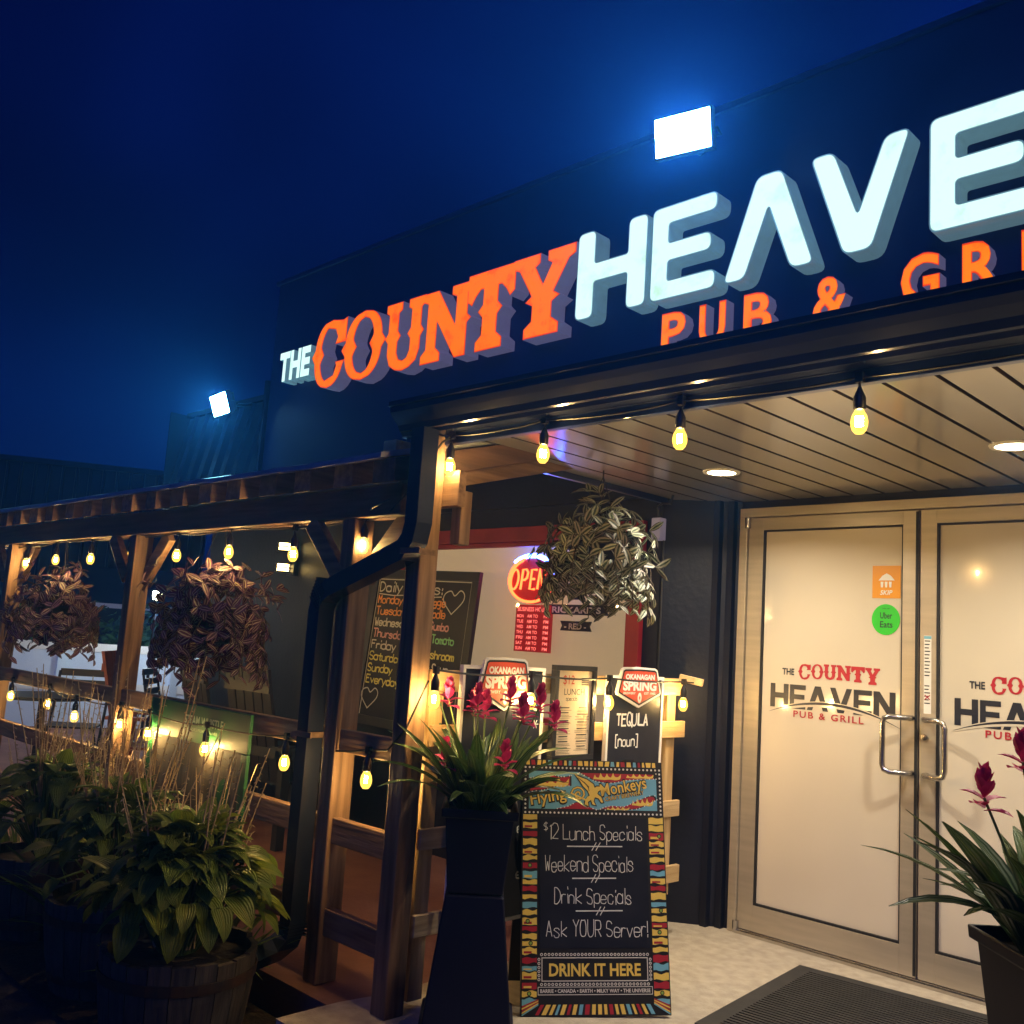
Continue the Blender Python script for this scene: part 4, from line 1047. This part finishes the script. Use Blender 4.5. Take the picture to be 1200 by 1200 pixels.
    b.ribbon(T, spi, .0095, .0034, 0); b.ribbon(T, spi, .0058, .0043, 1); b.ribbon(T, [spi[-1], (X0+.44*WW, Y0+.25*HH), (X0+.46*WW, Y0+.34*HH)], .0058, .0044, 1)
    b.build('printed_header', K, t)
    # slate and chalk
    b = MB(); b.prism(T, R(.070, .232, W-.074, .704), (), .0005, .0022); b.build('slate', 'slate', t)
    b = MB()
    for s, x, y, h, w, ul in (('$12 Lunch Specials', .088, .622, .055, .395, (.180, .400)), ('Weekend Specials', .092, .505, .058, .350, (.200, .372)), ('Drink Specials', .128, .388, .055, .305, (.212, .395)), ('Ask YOUR Server!', .096, .272, .055, .396, None)):
        if s[0] == '$':
            hand(b, T, '$', x, y+.03, .034, .014, .0022, 6, .0026, seed=9); hand(b, T, s[1:], x+.018, y, h, w-.018, .0027, 6, .0026, .5, seed=11)
        else: hand(b, T, s, x, y, h, w, .0027, 6, .0026, .5, seed=len(s))
        if ul:
            yy = y-.026; b.ribbon(T, [(ul[0], yy), (ul[1], yy+.002)], .0042, .0026, 6)
            for k in (0, .016): b.ribbon(T, [((ul[0]+ul[1])/2-.012+k, yy-.014), ((ul[0]+ul[1])/2+.006+k, yy+.015)], .0032, .003, 6)
    b.build('chalk_writing', K, t)
    b = MB(); fx0, fx1, fy0, fy1 = .078, W-.086, .118, .200
    for p in (R(fx0, fy0, fx1, fy0+.003), R(fx0, fy1-.003, fx1, fy1), R(fx0, fy0, fx0+.003, fy1), R(fx1-.003, fy0, fx1, fy1)): b.poly(T, p, (), .0018, 4)
    for i in range(30):
        x = fx0+(fx1-fx0)*i/29; dot(x, fy1+.010, .0055, .0018); dot(x, fy1+.010, .0028, .0022, 0); dot(x, fy0-.010, .0055, .0018); dot(x, fy0-.010, .0028, .0022, 0)
    for i in range(6):
        y = fy0+(fy1-fy0)*(i+.5)/6; dot(fx0-.010, y, .0055, .0018); dot(fx1+.010, y, .0055, .0018); dot(fx0-.010, y, .0028, .0022, 0); dot(fx1+.010, y, .0028, .0022, 0)
    text(b, T, 'DRINK IT HERE', (fx0+fx1)/2, fy0+.019, .043, .355, .028, .002, 1, 'C')
    bx0, bx1, by = .064, W-.070, .072
    for p in (R(bx0, by, bx1, by+.0022), R(bx0, by+.026, bx1, by+.028), R(bx0, by, bx0+.0022, by+.028), R(bx1-.0022, by, bx1, by+.028)): b.poly(T, p, (), .0018, 4)
    text(b, T, 'BARRIE \u2022 CANADA \u2022 EARTH \u2022 MILKY WAY \u2022 THE UNIVERSE', (bx0+bx1)/2, by+.008, .0125, bx1-bx0-.018, .02, .002, 4, 'C')
    b.build('slogan_panel', K, t)
aboard()

t = thing('brewery_panel', 'green framed brewery board lettered STEAM WHISTLE, hung on the patio railing', 'sign board', (-4.35, 2.345, .38))
b = MB(); b.box(-4.86, -3.885, 2.335, 2.353, .79, .965); b.box(-3.935, -3.885, 2.335, 2.353, .38, .789); b.box(-4.86, -4.81, 2.335, 2.353, .38, .789); b.box(-4.8095, -3.9355, 2.335, 2.353, .38, .43)
b.build('frame', 'boardgreen', t, bevel=.003)
b = MB(); b.box(-4.8095, -3.9355, 2.341, 2.352, .4305, .7895); b.build('panel', 'barrel', t)
T = frame((0, 2.3345, 0), (1, 0, 0)); b = MB(); text(b, T, 'STEAM WHISTLE', -4.485, .872, .042, .37, .02, .001, 0); text(b, T, 'CANADA\u2019S PREMIUM PILSNER', -4.47, .842, .014, .31, .01, .001, 0); b.build('lettering', 'palegreen', t)
b = MB(); b.v = []; b.poly(frame((0, 2.3405, 0), (1, 0, 0)), [(-4.07+.06*math.cos(a*math.pi/10), .55+.11*math.sin(a*math.pi/10)) for a in range(20)], (), .0, 0); b.build('print', 'boardgreen', t)

# ------------------------------------------------------------------ door mat
t = MB(); a = math.radians(6)
T = Matrix.Translation((-2.22, 4.249, 0)) @ Matrix.Rotation(a, 4, 'Z')
t.prism(T, [(0, -1.0), (1.75, -1.0), (1.75, 0), (0, 0)], (), .001, .009)
y = -.93
while y < -.07:
    t.box(.07, 1.68, y, y+.012, .009, .0125, 0, T); y += .026
tag(t.build('door_mat', 'matrub', None, (-1.4, 3.8, 0)), 'ribbed black rubber mat on the concrete before the doors', 'door mat')

# ------------------------------------------------------------------ planting
def blades(b, n, base, Lr, W, spread, r, lean=(.15, .9), mi=0, prof='strap'):
    for i in range(n):
        a = r.uniform(0, 6.283); k = r.uniform(*lean)
        d = Vector((math.cos(a)*k, math.sin(a)*k, 1)); L = r.uniform(*Lr)
        p = Vector(base)+Vector((math.cos(a), math.sin(a), 0))*r.uniform(0, spread)
        b.leaf(p, d, Vector((-math.cos(a), -math.sin(a), .25)), L, W*r.uniform(.7, 1.15), r.uniform(.25, 1.5), prof, 8, .22, mi, r.uniform(-.5, .5))
def curcuma(P, lab, flowers, seed, n=64, L=(.24, .45)):
    r = random.Random(seed)
    t = thing('flowering_plant', lab, 'plant', P, 'magenta flowering plants in the tall planters')
    b = MB(); blades(b, n, P, L, .064, .085, r, (.1, .72), prof='lance'); b.build('leaves', 'blade', t, smooth=True)
    for dx, dy, dz in flowers:
        e = Vector(P)+Vector((dx, dy, dz)); s = MB(); s.tube([Vector(P)+Vector((dx*.2, dy*.2, 0)), Vector(P)+Vector((dx*.6, dy*.6, dz*.55)), e], .0035, 6)
        st = s.build('stem', 'stem', t)
        f = MB()
        for k in range(14):
            a = k*2.4; up = .25+.1*k; f.leaf(e+Vector((0, 0, .006*k-.03)), (math.cos(a)*.8, math.sin(a)*.8, up), (-math.cos(a), -math.sin(a), .6), max(.034, .066-.002*k), .036, -.3+.9*(k < 5), 'oval', 4, .35)
        f.build('flower', 'petal', st, smooth=True)
def planter(x, y, lab, lab2):
    t = thing('tall_planter', lab2, 'planter', (x, y, 0), 'tall black tapered planters by the entrance')
    b = MB(); b.lathe([(.001, .472), (.100, .472), (.104, .465), (.155, .04), (.166, .035), (.168, 0), (.15, 0)], 4, (x, y, 0), sq=True, rot=.80); b.build('pedestal', 'potblack', t, bevel=.006)
    t2 = thing('plant_pot', lab, 'pot', (x, y, .473), 'square black pots on the pedestals')
    b = MB(); b.lathe([(.001, .4735), (.094, .4735), (.099, .480), (.122, .735), (.136, .738), (.138, .768), (.128, .768), (.118, .74), (.116, .735)], 4, (x, y, 0), sq=True, rot=.80); b.build('pot', 'potblack', t2, bevel=.006)
    b = MB(); b.lathe([(.001, .738), (.114, .738)], 4, (x, y, 0), sq=True, rot=.80); b.f = [f[::-1] for f in b.f]; b.build('soil', 'soil', t2)
planter(-2.60, 2.545, 'square black pot of magenta flowers between the corner post and the sandwich board', 'upturned black tapered pedestal beside the corner post')
planter(-.685, 2.50, 'square black pot in front of the right door, cut by the photo edge', 'upturned black tapered pedestal in front of the right door')
curcuma((-2.60, 2.545, .735), 'strap-leaved plant with many magenta flowers in the pot beside the corner post', [(-.25, -.03, .41), (-.15, -.06, .40), (-.09, .08, .36), (.0, -.05, .39), (.06, .06, .42), (-.06, -.14, .19), (.14, .05, .36), (.12, .16, .40), (.13, -.02, .20), (.02, .17, .36), (-.18, .1, .36), (.16, .20, .34)], 3)
curcuma((-.685, 2.50, .735), 'strap-leaved plant with magenta flowers in front of the right door', [(-.15, -.02, .33), (-.08, .03, .42), (.08, .0, .4), (.03, -.08, .3)], 8, 62, (.24, .44))

def trad_basket(P, R, lab, m, seed, hook, n=420, pot='black'):
    r = random.Random(seed); P = Vector(P)
    t = thing('hanging_basket', lab, 'hanging basket', P, 'hanging baskets of variegated trailing leaves')
    b = MB(); b.lathe([(.001, -.13), (.09, -.13), (.125, .03), (.135, .03), (.135, .045), (.12, .045), (.001, .04)], 20, P); b.build('basket', pot, t, smooth=False)
    b = MB(); top = P+Vector((0, 0, hook))
    for k in range(3):
        a = k*2.1; b.tube([P+Vector((.13*math.cos(a), .13*math.sin(a), .04)), top-Vector((0, 0, .03))], .0025, 5)
    b.tube([top-Vector((0, 0, .04)), top], .004, 6); b.build('hanger', 'gasket', t)
    b = MB(); st = MB()
    for i in range(n):
        th = r.uniform(0, 6.283); cz = r.uniform(-.95, 1); s = math.sqrt(max(0, 1-cz*cz))
        k = R*r.uniform(.55, 1.05)*(1+.20*math.sin(3*th+seed)+.16*math.sin(5*cz+seed*2)+.1*math.sin(7*th-3*cz))
        q = P+Vector((s*math.cos(th)*k, s*math.sin(th)*k, cz*k*.98+.01))
        out = Vector((math.cos(th)*s, math.sin(th)*s, cz*.7))
        for j in range(3):      # little rosettes of three leaves facing outward
            g = Vector((r.uniform(-1, 1), r.uniform(-1, 1), r.uniform(-1, .8))); g = g-out*g.dot(out)
            b.leaf(q, g.normalized()+out*r.uniform(.2, 1.1), out+Vector((r.uniform(-.3, .3), r.uniform(-.3, .3), .3)), r.uniform(.055, .10), r.uniform(.028, .042), r.uniform(.1, .8), 'oval', 4, .18)
        if i % 5 == 0: st.tube([P+Vector((0, 0, .03)), P.lerp(q, .55)+Vector((0, 0, .05)), q], .003, 5)
    for i in range(54):      # trailing shoots
        th = r.uniform(0, 6.283); a = P+Vector((math.cos(th)*R*.85, math.sin(th)*R*.85, r.uniform(-.6, .2)*R)); L = r.uniform(.06, .19)
        e = a+Vector((math.cos(th)*.05, math.sin(th)*.05, -L)); st.tube([a, a.lerp(e, .5)+Vector((math.cos(th)*.02, math.sin(th)*.02, 0)), e], .0028, 5)
        for k in range(6):
            q = a.lerp(e, k/5); ph = th+(1.4 if k % 2 else -1.4)+r.uniform(-.4, .4); b.leaf(q, (math.cos(ph), math.sin(ph), -.5), (math.cos(th)*.6, math.sin(th)*.6, .7), r.uniform(.055, .085), .028, .5, 'oval', 4, .18)
    fo = b.build('foliage', m, t, smooth=True); st.build('stems', 'bark', fo)
trad_basket((-2.86, 3.46, 1.80), .245, 'silver-striped trailing plant in the basket hung under the porch beside the OPEN sign', 'trad_day', 4, .39, 230)
trad_basket((-4.62, 2.50, 1.39), .285, 'largest bronze-leaved hanging basket under the pergola, right of the braced post', 'trad_red', 9, .60, 270)
trad_basket((-6.75, 2.50, 1.37), .27, 'bronze-leaved hanging basket under the pergola, left of the braced post', 'trad_red', 14, .63, 240)

def barrel(x, y, lab):
    z0 = -.135; h = .36
    t = thing('barrel_planter', lab, 'planter', (x, y, z0), 'half barrel planters along the railing')
    n = 22; b = MB()
    for k in range(n):
        a0, a1 = 2*math.pi*(k+.02)/n, 2*math.pi*(k+.98)/n; rs = [(.215, 0), (.245, .12), (.262, .24), (.268, h+rnd.uniform(-.008, .006))]
        vs = []
        for rr, zz in rs:
            for a, q in ((a0, rr), (a1, rr), (a1, rr-.022), (a0, rr-.022)): vs.append((x+q*math.cos(a), y+q*math.sin(a), z0+zz))
        fs = [(0, 3, 2, 1), (12, 13, 14, 15)]
        for i in range(3):
            for j in range(4): fs.append((i*4+j, i*4+(j+1) % 4, i*4+4+(j+1) % 4, i*4+4+j))
        b.add(vs, fs)
    b.build('staves', 'barrel', t)
    for zz, rr in ((.05, .230), (.27, .268)):
        b = MB(); b.lathe([(rr-.003, zz), (rr+.001, zz), (rr+.004, zz+.035), (rr, zz+.035)], 40, (x, y, z0)); b.build('hoop', 'hoop', t)
    b = MB(); b.lathe([(.001, h-.035), (.24, h-.04)], 22, (x, y, z0)); b.build('soil', 'soil', t)
def hosta(x, y, z, lab, m, seed, n=80, R=.44, scapes=10, sh=(.5, .85)):
    r = random.Random(seed); c = Vector((x, y, z))
    t = thing('hosta_plant', lab, 'plant', c, 'hosta plants in the barrels')
    b = MB(); st = MB()
    for i in range(n):
        a = r.uniform(0, 6.283); f = (i+.5)/n; rad = R*(.15+.85*f)*r.uniform(.75, 1.05); hgt = .25*(1-f**2)+r.uniform(-.03, .07)+.10
        b0 = c+Vector((math.cos(a)*.06, math.sin(a)*.06, -.02)); e = c+Vector((math.cos(a)*rad*.72, math.sin(a)*rad*.72, hgt))
        mid = b0.lerp(e, .55)+Vector((0, 0, .07)); st.tube([b0, mid, e], [.006, .005, .004], 5)
        o = Vector((math.cos(a), math.sin(a), 0)); d = o*(.5+.4*f)+Vector((r.uniform(-.5, .5), r.uniform(-.5, .5), .55-.75*f+r.uniform(-.3, .3)))
        L = r.uniform(.075, .165); b.leaf(e, d, Vector((-o.x*.15, -o.y*.15, 1)), L, L*r.uniform(.56, .70), r.uniform(.5, 1.25), 'heart', 7, .22, 0, r.uniform(-.5, .5))
    fo = b.build('foliage', m, t, smooth=True); st.build('stalks', 'stem', fo)
    for i in range(scapes):
        a = r.uniform(0, 6.283); h = r.uniform(*sh); q = r.uniform(.05, .32); s = MB()
        p0 = c+Vector((math.cos(a)*.08, math.sin(a)*.08, 0)); p2 = c+Vector((math.cos(a)*q, math.sin(a)*q+.05, h)); p1 = p0.lerp(p2, .5)+Vector((r.uniform(-.03, .03), r.uniform(-.03, .03), .03))
        s.tube([p0, p1, p2], [.004, .0032, .002], 5)
        for k in range(12):
            u = .55+.45*k/12; p = p1.lerp(p2, (u-.5)*2); ph = r.uniform(0, 6.283); s.leaf(p, (math.cos(ph), math.sin(ph), -.2), (0, 0, 1), r.uniform(.016, .026), .008, .3, 'oval', 2, .4)
        s.build('flower_stalk', 'dry', t)
barrel(-3.31, 1.80, 'weathered oak half barrel nearest the downspout, its staves lit at the rim')
hosta(-3.33, 1.80, .22, 'yellow-green hosta spilling over the barrel nearest the downspout', 'hosta', 21, 210, .43, 26, (.42, .74))
barrel(-4.08, 1.90, 'weathered half barrel in deep shadow, second from the downspout')
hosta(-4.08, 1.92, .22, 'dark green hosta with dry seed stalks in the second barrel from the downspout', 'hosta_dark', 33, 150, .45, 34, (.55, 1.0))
barrel(-4.95, 1.93, 'weathered half barrel in deep shadow at the left edge of the photo')
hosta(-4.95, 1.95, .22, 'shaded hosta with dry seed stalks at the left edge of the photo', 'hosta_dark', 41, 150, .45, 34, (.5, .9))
def tuft(x, y, z, lab, seed, n=70):
    r = random.Random(seed); t = thing('perennial_plant', lab, 'plant', (x, y, z), 'leafy perennials beside the barrels')
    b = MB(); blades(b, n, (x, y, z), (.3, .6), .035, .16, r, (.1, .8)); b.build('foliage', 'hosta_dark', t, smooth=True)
    s = MB()
    for i in range(26):
        a = r.uniform(0, 6.283); h = r.uniform(.5, .95); q = r.uniform(.02, .35); p = [Vector((x, y, z)), Vector((x+math.cos(a)*q*.4, y+math.sin(a)*q*.4, z+h*.6)), Vector((x+math.cos(a)*q, y+math.sin(a)*q, z+h))]
        s.tube(p, [.0036, .003, .002], 4)
        for k in range(9):
            pp = p[1].lerp(p[2], k/8); ph = r.uniform(0, 6.28); s.leaf(pp, (math.cos(ph), math.sin(ph), .3), (0, 0, 1), .02, .007, .2, 'oval', 2, .4)
    s.build('dry_stems', 'dry', t)
tuft(-4.55, 2.08, -.13, 'narrow-leaved perennial with dry seed heads between the two left barrels', 5)
tuft(-5.55, 2.05, -.13, 'narrow-leaved perennial with dry seed heads at the far left of the bed', 6, 80)
tuft(-4.85, 2.12, -.13, 'narrow-leaved perennial with dry seed heads close to the railing, left of the green board', 12, 60)
tuft(-3.75, 2.1, -.13, 'narrow-leaved perennial with dry seed heads under the green brewery board', 7, 50)

# ------------------------------------------------------------------ patio furniture
def folding_chair(P, rz, lab):
    t = thing('folding_chair', lab, 'chair', P, 'black folding chairs on the patio')
    t.rotation_euler = (0, 0, rz)
    for x in (-.21, .21):
        b = MB(); b.tube([(x, -.22, 0), (x, .02, .30), (x, .20, .62), (x*.96, .26, .88)], .012, 8); b.build('leg', 'black', t, local=True)
        b = MB(); b.tube([(x*.9, .24, 0), (x*.9, .0, .28), (x*.9, -.17, .45)], .012, 8); b.build('leg', 'black', t, local=True)
    b = MB()
    for k in range(6): b.box(-.2, .2, -.20+k*.066, -.145+k*.066, .44, .455)
    b.build('seat', 'black', t, local=True)
    b = MB()
    for z in (.66, .75, .84): b.box(-.2, .2, .215+(z-.66)*.22, .23+(z-.66)*.22, z, z+.06)
    b.build('backrest', 'black', t, local=True)
    return t
folding_chair((-8.35, 3.35, 0), 1.0, 'black folding chair between the left basket and the braced post')
folding_chair((-8.9, 4.5, 0), 2.4, 'black folding chair standing farther out beside the white fence')
def slat_chair(P, rz, lab, m):
    t = thing('slat_chair', lab, 'chair', P, 'slat-backed wooden chairs on the patio')
    t.rotation_euler = (0, 0, rz)
    for x in (-.27, .27):
        for y in (-.25, .25):
            b = MB(); b.box(x-.025, x+.025, y-.03, y+.03, 0, .58 if y < 0 else .60); b.build('leg', m, t, local=True)
        b = MB(); b.box(x-.05, x+.05, -.33, .32, .602, .625); b.build('armrest', m, t, local=True)
    b = MB()
    for k in range(6): b.box(-.24, .24, -.27+k*.088, -.19+k*.088, .38, .40)
    b.build('seat', m, t, local=True)
    b = MB()
    for k in range(5): b.add([(-.24+k*.098, .24, .40), (-.155+k*.098, .24, .40), (-.155+k*.098, .40, 1.10), (-.24+k*.098, .40, 1.10), (-.24+k*.098, .262, .40), (-.155+k*.098, .262, .40), (-.155+k*.098, .422, 1.10), (-.24+k*.098, .422, 1.10)], [(0, 1, 2, 3), (7, 6, 5, 4), (0, 3, 7, 4), (1, 5, 6, 2), (3, 2, 6, 7)])
    for z in (.55, .95): yy = .24+(z-.4)*.228; b.box(-.25, .25, yy+.023, yy+.04, z, z+.06)
    b.build('backrest', m, t, local=True); return t
slat_chair((-7.35, 3.60, 0), 2.5, 'red-brown slat-backed chair just right of the braced post', 'chairwood')
slat_chair((-6.35, 3.75, 0), 3.0, 'dark slat-backed chair against the wall, below the largest bronze basket', 'black')
slat_chair((-5.6, 3.7, 0), 3.2, 'dark slat-backed chair against the wall, behind the green brewery board', 'black')
t = thing('patio_table', 'round dark patio table beneath the left bronze basket', 'table', (-8.0, 2.95, 0))
b = MB(); b.lathe([(.001, .70), (.36, .70), (.365, .725), (.001, .73)], 28, (-8.0, 2.95, 0)); b.build('tabletop', 'black', t)
b = MB(); b.lathe([(.001, .0), (.24, 0), (.24, .02), (.03, .04), (.025, .699), (.001, .699)], 16, (-8.0, 2.95, 0)); b.build('pedestal', 'black', t)

# ------------------------------------------------------------------ beyond the patio
t = thing('white_fence', 'white panelled fence beyond the patio, lit cold white', 'fence', (-12, 5, -.15))
A, B = Vector((-13.2, 2.2, 0)), Vector((-10.9, 8.4, 0)); D = (B-A)
for i in range(6):
    p = A+D*i/5; b = MB(); b.box(p.x-.05, p.x+.05, p.y-.05, p.y+.05, -.15, 1.06); b.build('post', 'fencewhite', t)
for i in range(5):
    p, q = A+D*(i+.03)/5, A+D*(i+.97)/5
    for z in (.98, .50): b = MB(); b.beam(p+Vector((0, 0, z)), q+Vector((0, 0, z)), .05, .10); b.build('rail', 'white', t)
    b = MB(); b.beam(p+Vector((0, 0, .49)), q+Vector((0, 0, .49)), .02, .96); b.build('panel', 'fencewhite', t)
def bush(x, y, R, lab, seed, n=1500):
    r = random.Random(seed); t = thing('hedge_shrub', lab, 'shrub', (x, y, -.15), 'shrubs behind the white fence')
    b = MB()
    for i in range(n):
        th = r.uniform(0, 6.283); cz = r.uniform(-.6, 1); s = math.sqrt(max(0, 1-cz*cz)); k = R*r.uniform(.55, 1.05)*(1+.15*math.sin(4*th+seed)+.12*math.sin(7*cz+th*2))
        p = Vector((x+s*math.cos(th)*k, y+s*math.sin(th)*k, R*.85+cz*k*.85)); d = (r.uniform(-1, 1), r.uniform(-1, 1), r.uniform(-.5, 1))
        b.leaf(p, d, (r.uniform(-1, 1), r.uniform(-1, 1), 1), r.uniform(.09, .15), .07, .4, 'oval', 2, .2)
    b.build('foliage', 'hedge', t)
    b = MB()
    for k in range(5): a = k*1.26; b.tube([(x, y, -.15), (x+.2*math.cos(a), y+.2*math.sin(a), R*.5), (x+.5*R*math.cos(a), y+.5*R*math.sin(a), R*1.1)], [.05, .03, .012], 6)
    b.build('stems', 'bark', t)
bush(-13.6, 4.6, .85, 'leafy green shrub behind the white fence, seen left of the braced post', 3)
bush(-13.2, 6.1, .88, 'rounded green shrub behind the white fence, seen right of the braced post', 4)
bush(-14.2, 3.2, .9, 'leafy green shrub behind the white fence at the left edge of the patio', 6)
bush(-12.4, 7.6, .8, 'rounded green shrub behind the white fence, hidden mostly by the largest bronze basket', 8)
def lamp_post(x, y, z, lab, e):
    t = thing('lamp_post', lab, 'lamp', (x, y, -.15))
    b = MB(); b.lathe([(.04, 0), (.04, .05), (.02, .08), (.016, z+.05), (.001, z+.05)], 10, (x, y, -.15)); b.build('pole', 'black', t)
    b = MB(); b.lathe([(.001, .10), (.07, .06), (.075, .05), (.001, .05)], 14, (x, y, z)); b.build('cap', 'black', t)
    b = MB(); b.lathe([(.001, -.06), (.04, -.05), (.055, 0), (.05, .048), (.001, .048)], 14, (x, y, z)); b.build('lantern', 'lampglow', t, smooth=True)
    l = bpy.data.lights.new('lantern_light', 'POINT'); l.energy = e; l.color = (.75, .9, 1); l.shadow_soft_size = .12
    o = bpy.data.objects.new('lantern_light', l); C.objects.link(o); o.parent = t; o.location = (0, 0, z+.15-.2)
lamp_post(-11.2, 5.3, 1.66, 'small garden lamp glowing between the braced post and the largest bronze basket', 30)
lamp_post(-10.6, 3.15, 1.70, 'small garden lamp glowing at the left edge of the photo behind the left basket', 20)
t = thing('garden_shed', 'low dark shed with a pale eaves line behind the shrubs', 'shed', (-14.2, 7.6, -.15))
T = Matrix.Translation((-14.6, 7.4, -.15)) @ Matrix.Rotation(math.radians(55), 4, 'Z')
b = MB(); b.box(-1.6, 1.6, 0, 2.2, 0, 1.75, 0, T); b.build('wall', 'housewall', t)
b = MB(); b.add([T @ Vector(p) for p in ((-1.8, -.3, 1.72), (1.8, -.3, 1.72), (1.8, 1.1, 2.35), (-1.8, 1.1, 2.35), (1.8, 2.5, 1.72), (-1.8, 2.5, 1.72))], [(0, 1, 2, 3), (3, 2, 4, 5)]); b.build('roof', 'roofdark', t)
b = MB(); b.box(-1.8, 1.8, -.34, -.30, 1.66, 1.73, 0, T); b.build('eaves_board', 'white', t)
t = thing('metal_barn', 'dark ribbed metal barn rising above the far left of the patio roof', 'barn', (-23, 10, -.15))
T = Matrix.Translation((-23.5, 8.6, -.15)) @ Matrix.Rotation(math.radians(60), 4, 'Z'); b = MB(); x = -3; pr = []
while x < 3: pr += [(x, 0), (x+.14, 0), (x+.16, -.05), (x+.2, -.05), (x+.22, 0)]; x += .3
n = len(pr); b.add([T @ Vector((a, c, 0)) for a, c in pr]+[T @ Vector((a, c, 5.0)) for a, c in pr], [(i, i+1, n+i+1, n+i) for i in range(n-1)])
b.box(-3, 3, .05, 6, 0, 4.95, 0, T); b.build('wall', 'barnmetal', t)
b = MB(); b.box(-3.1, 3.1, -.15, 6.1, 5.0, 5.12, 0, T); b.build('roof', 'roofdark', t)

# ------------------------------------------------------------------ scattering volume added in place of lens bloom
b = MB(); b.box(-45.5, 25.5, -20.5, 40.5, -1.2, 5.6)
def bloom_mat():
    m = bpy.data.materials.new('night_air'); m.use_nodes = True
    nt = m.node_tree; nt.nodes.clear(); o = nt.nodes.new('ShaderNodeOutputMaterial'); v = nt.nodes.new('ShaderNodeVolumePrincipled')
    v.inputs['Color'].default_value = (.08, .36, 1, 1); v.inputs['Density'].default_value = .0045; v.inputs['Anisotropy'].default_value = .72
    nt.links.new(v.outputs[0], o.inputs['Volume']); return m
M['air'] = bloom_mat(); hz = b.build('haze', 'air'); hz['kind'] = 'stuff'
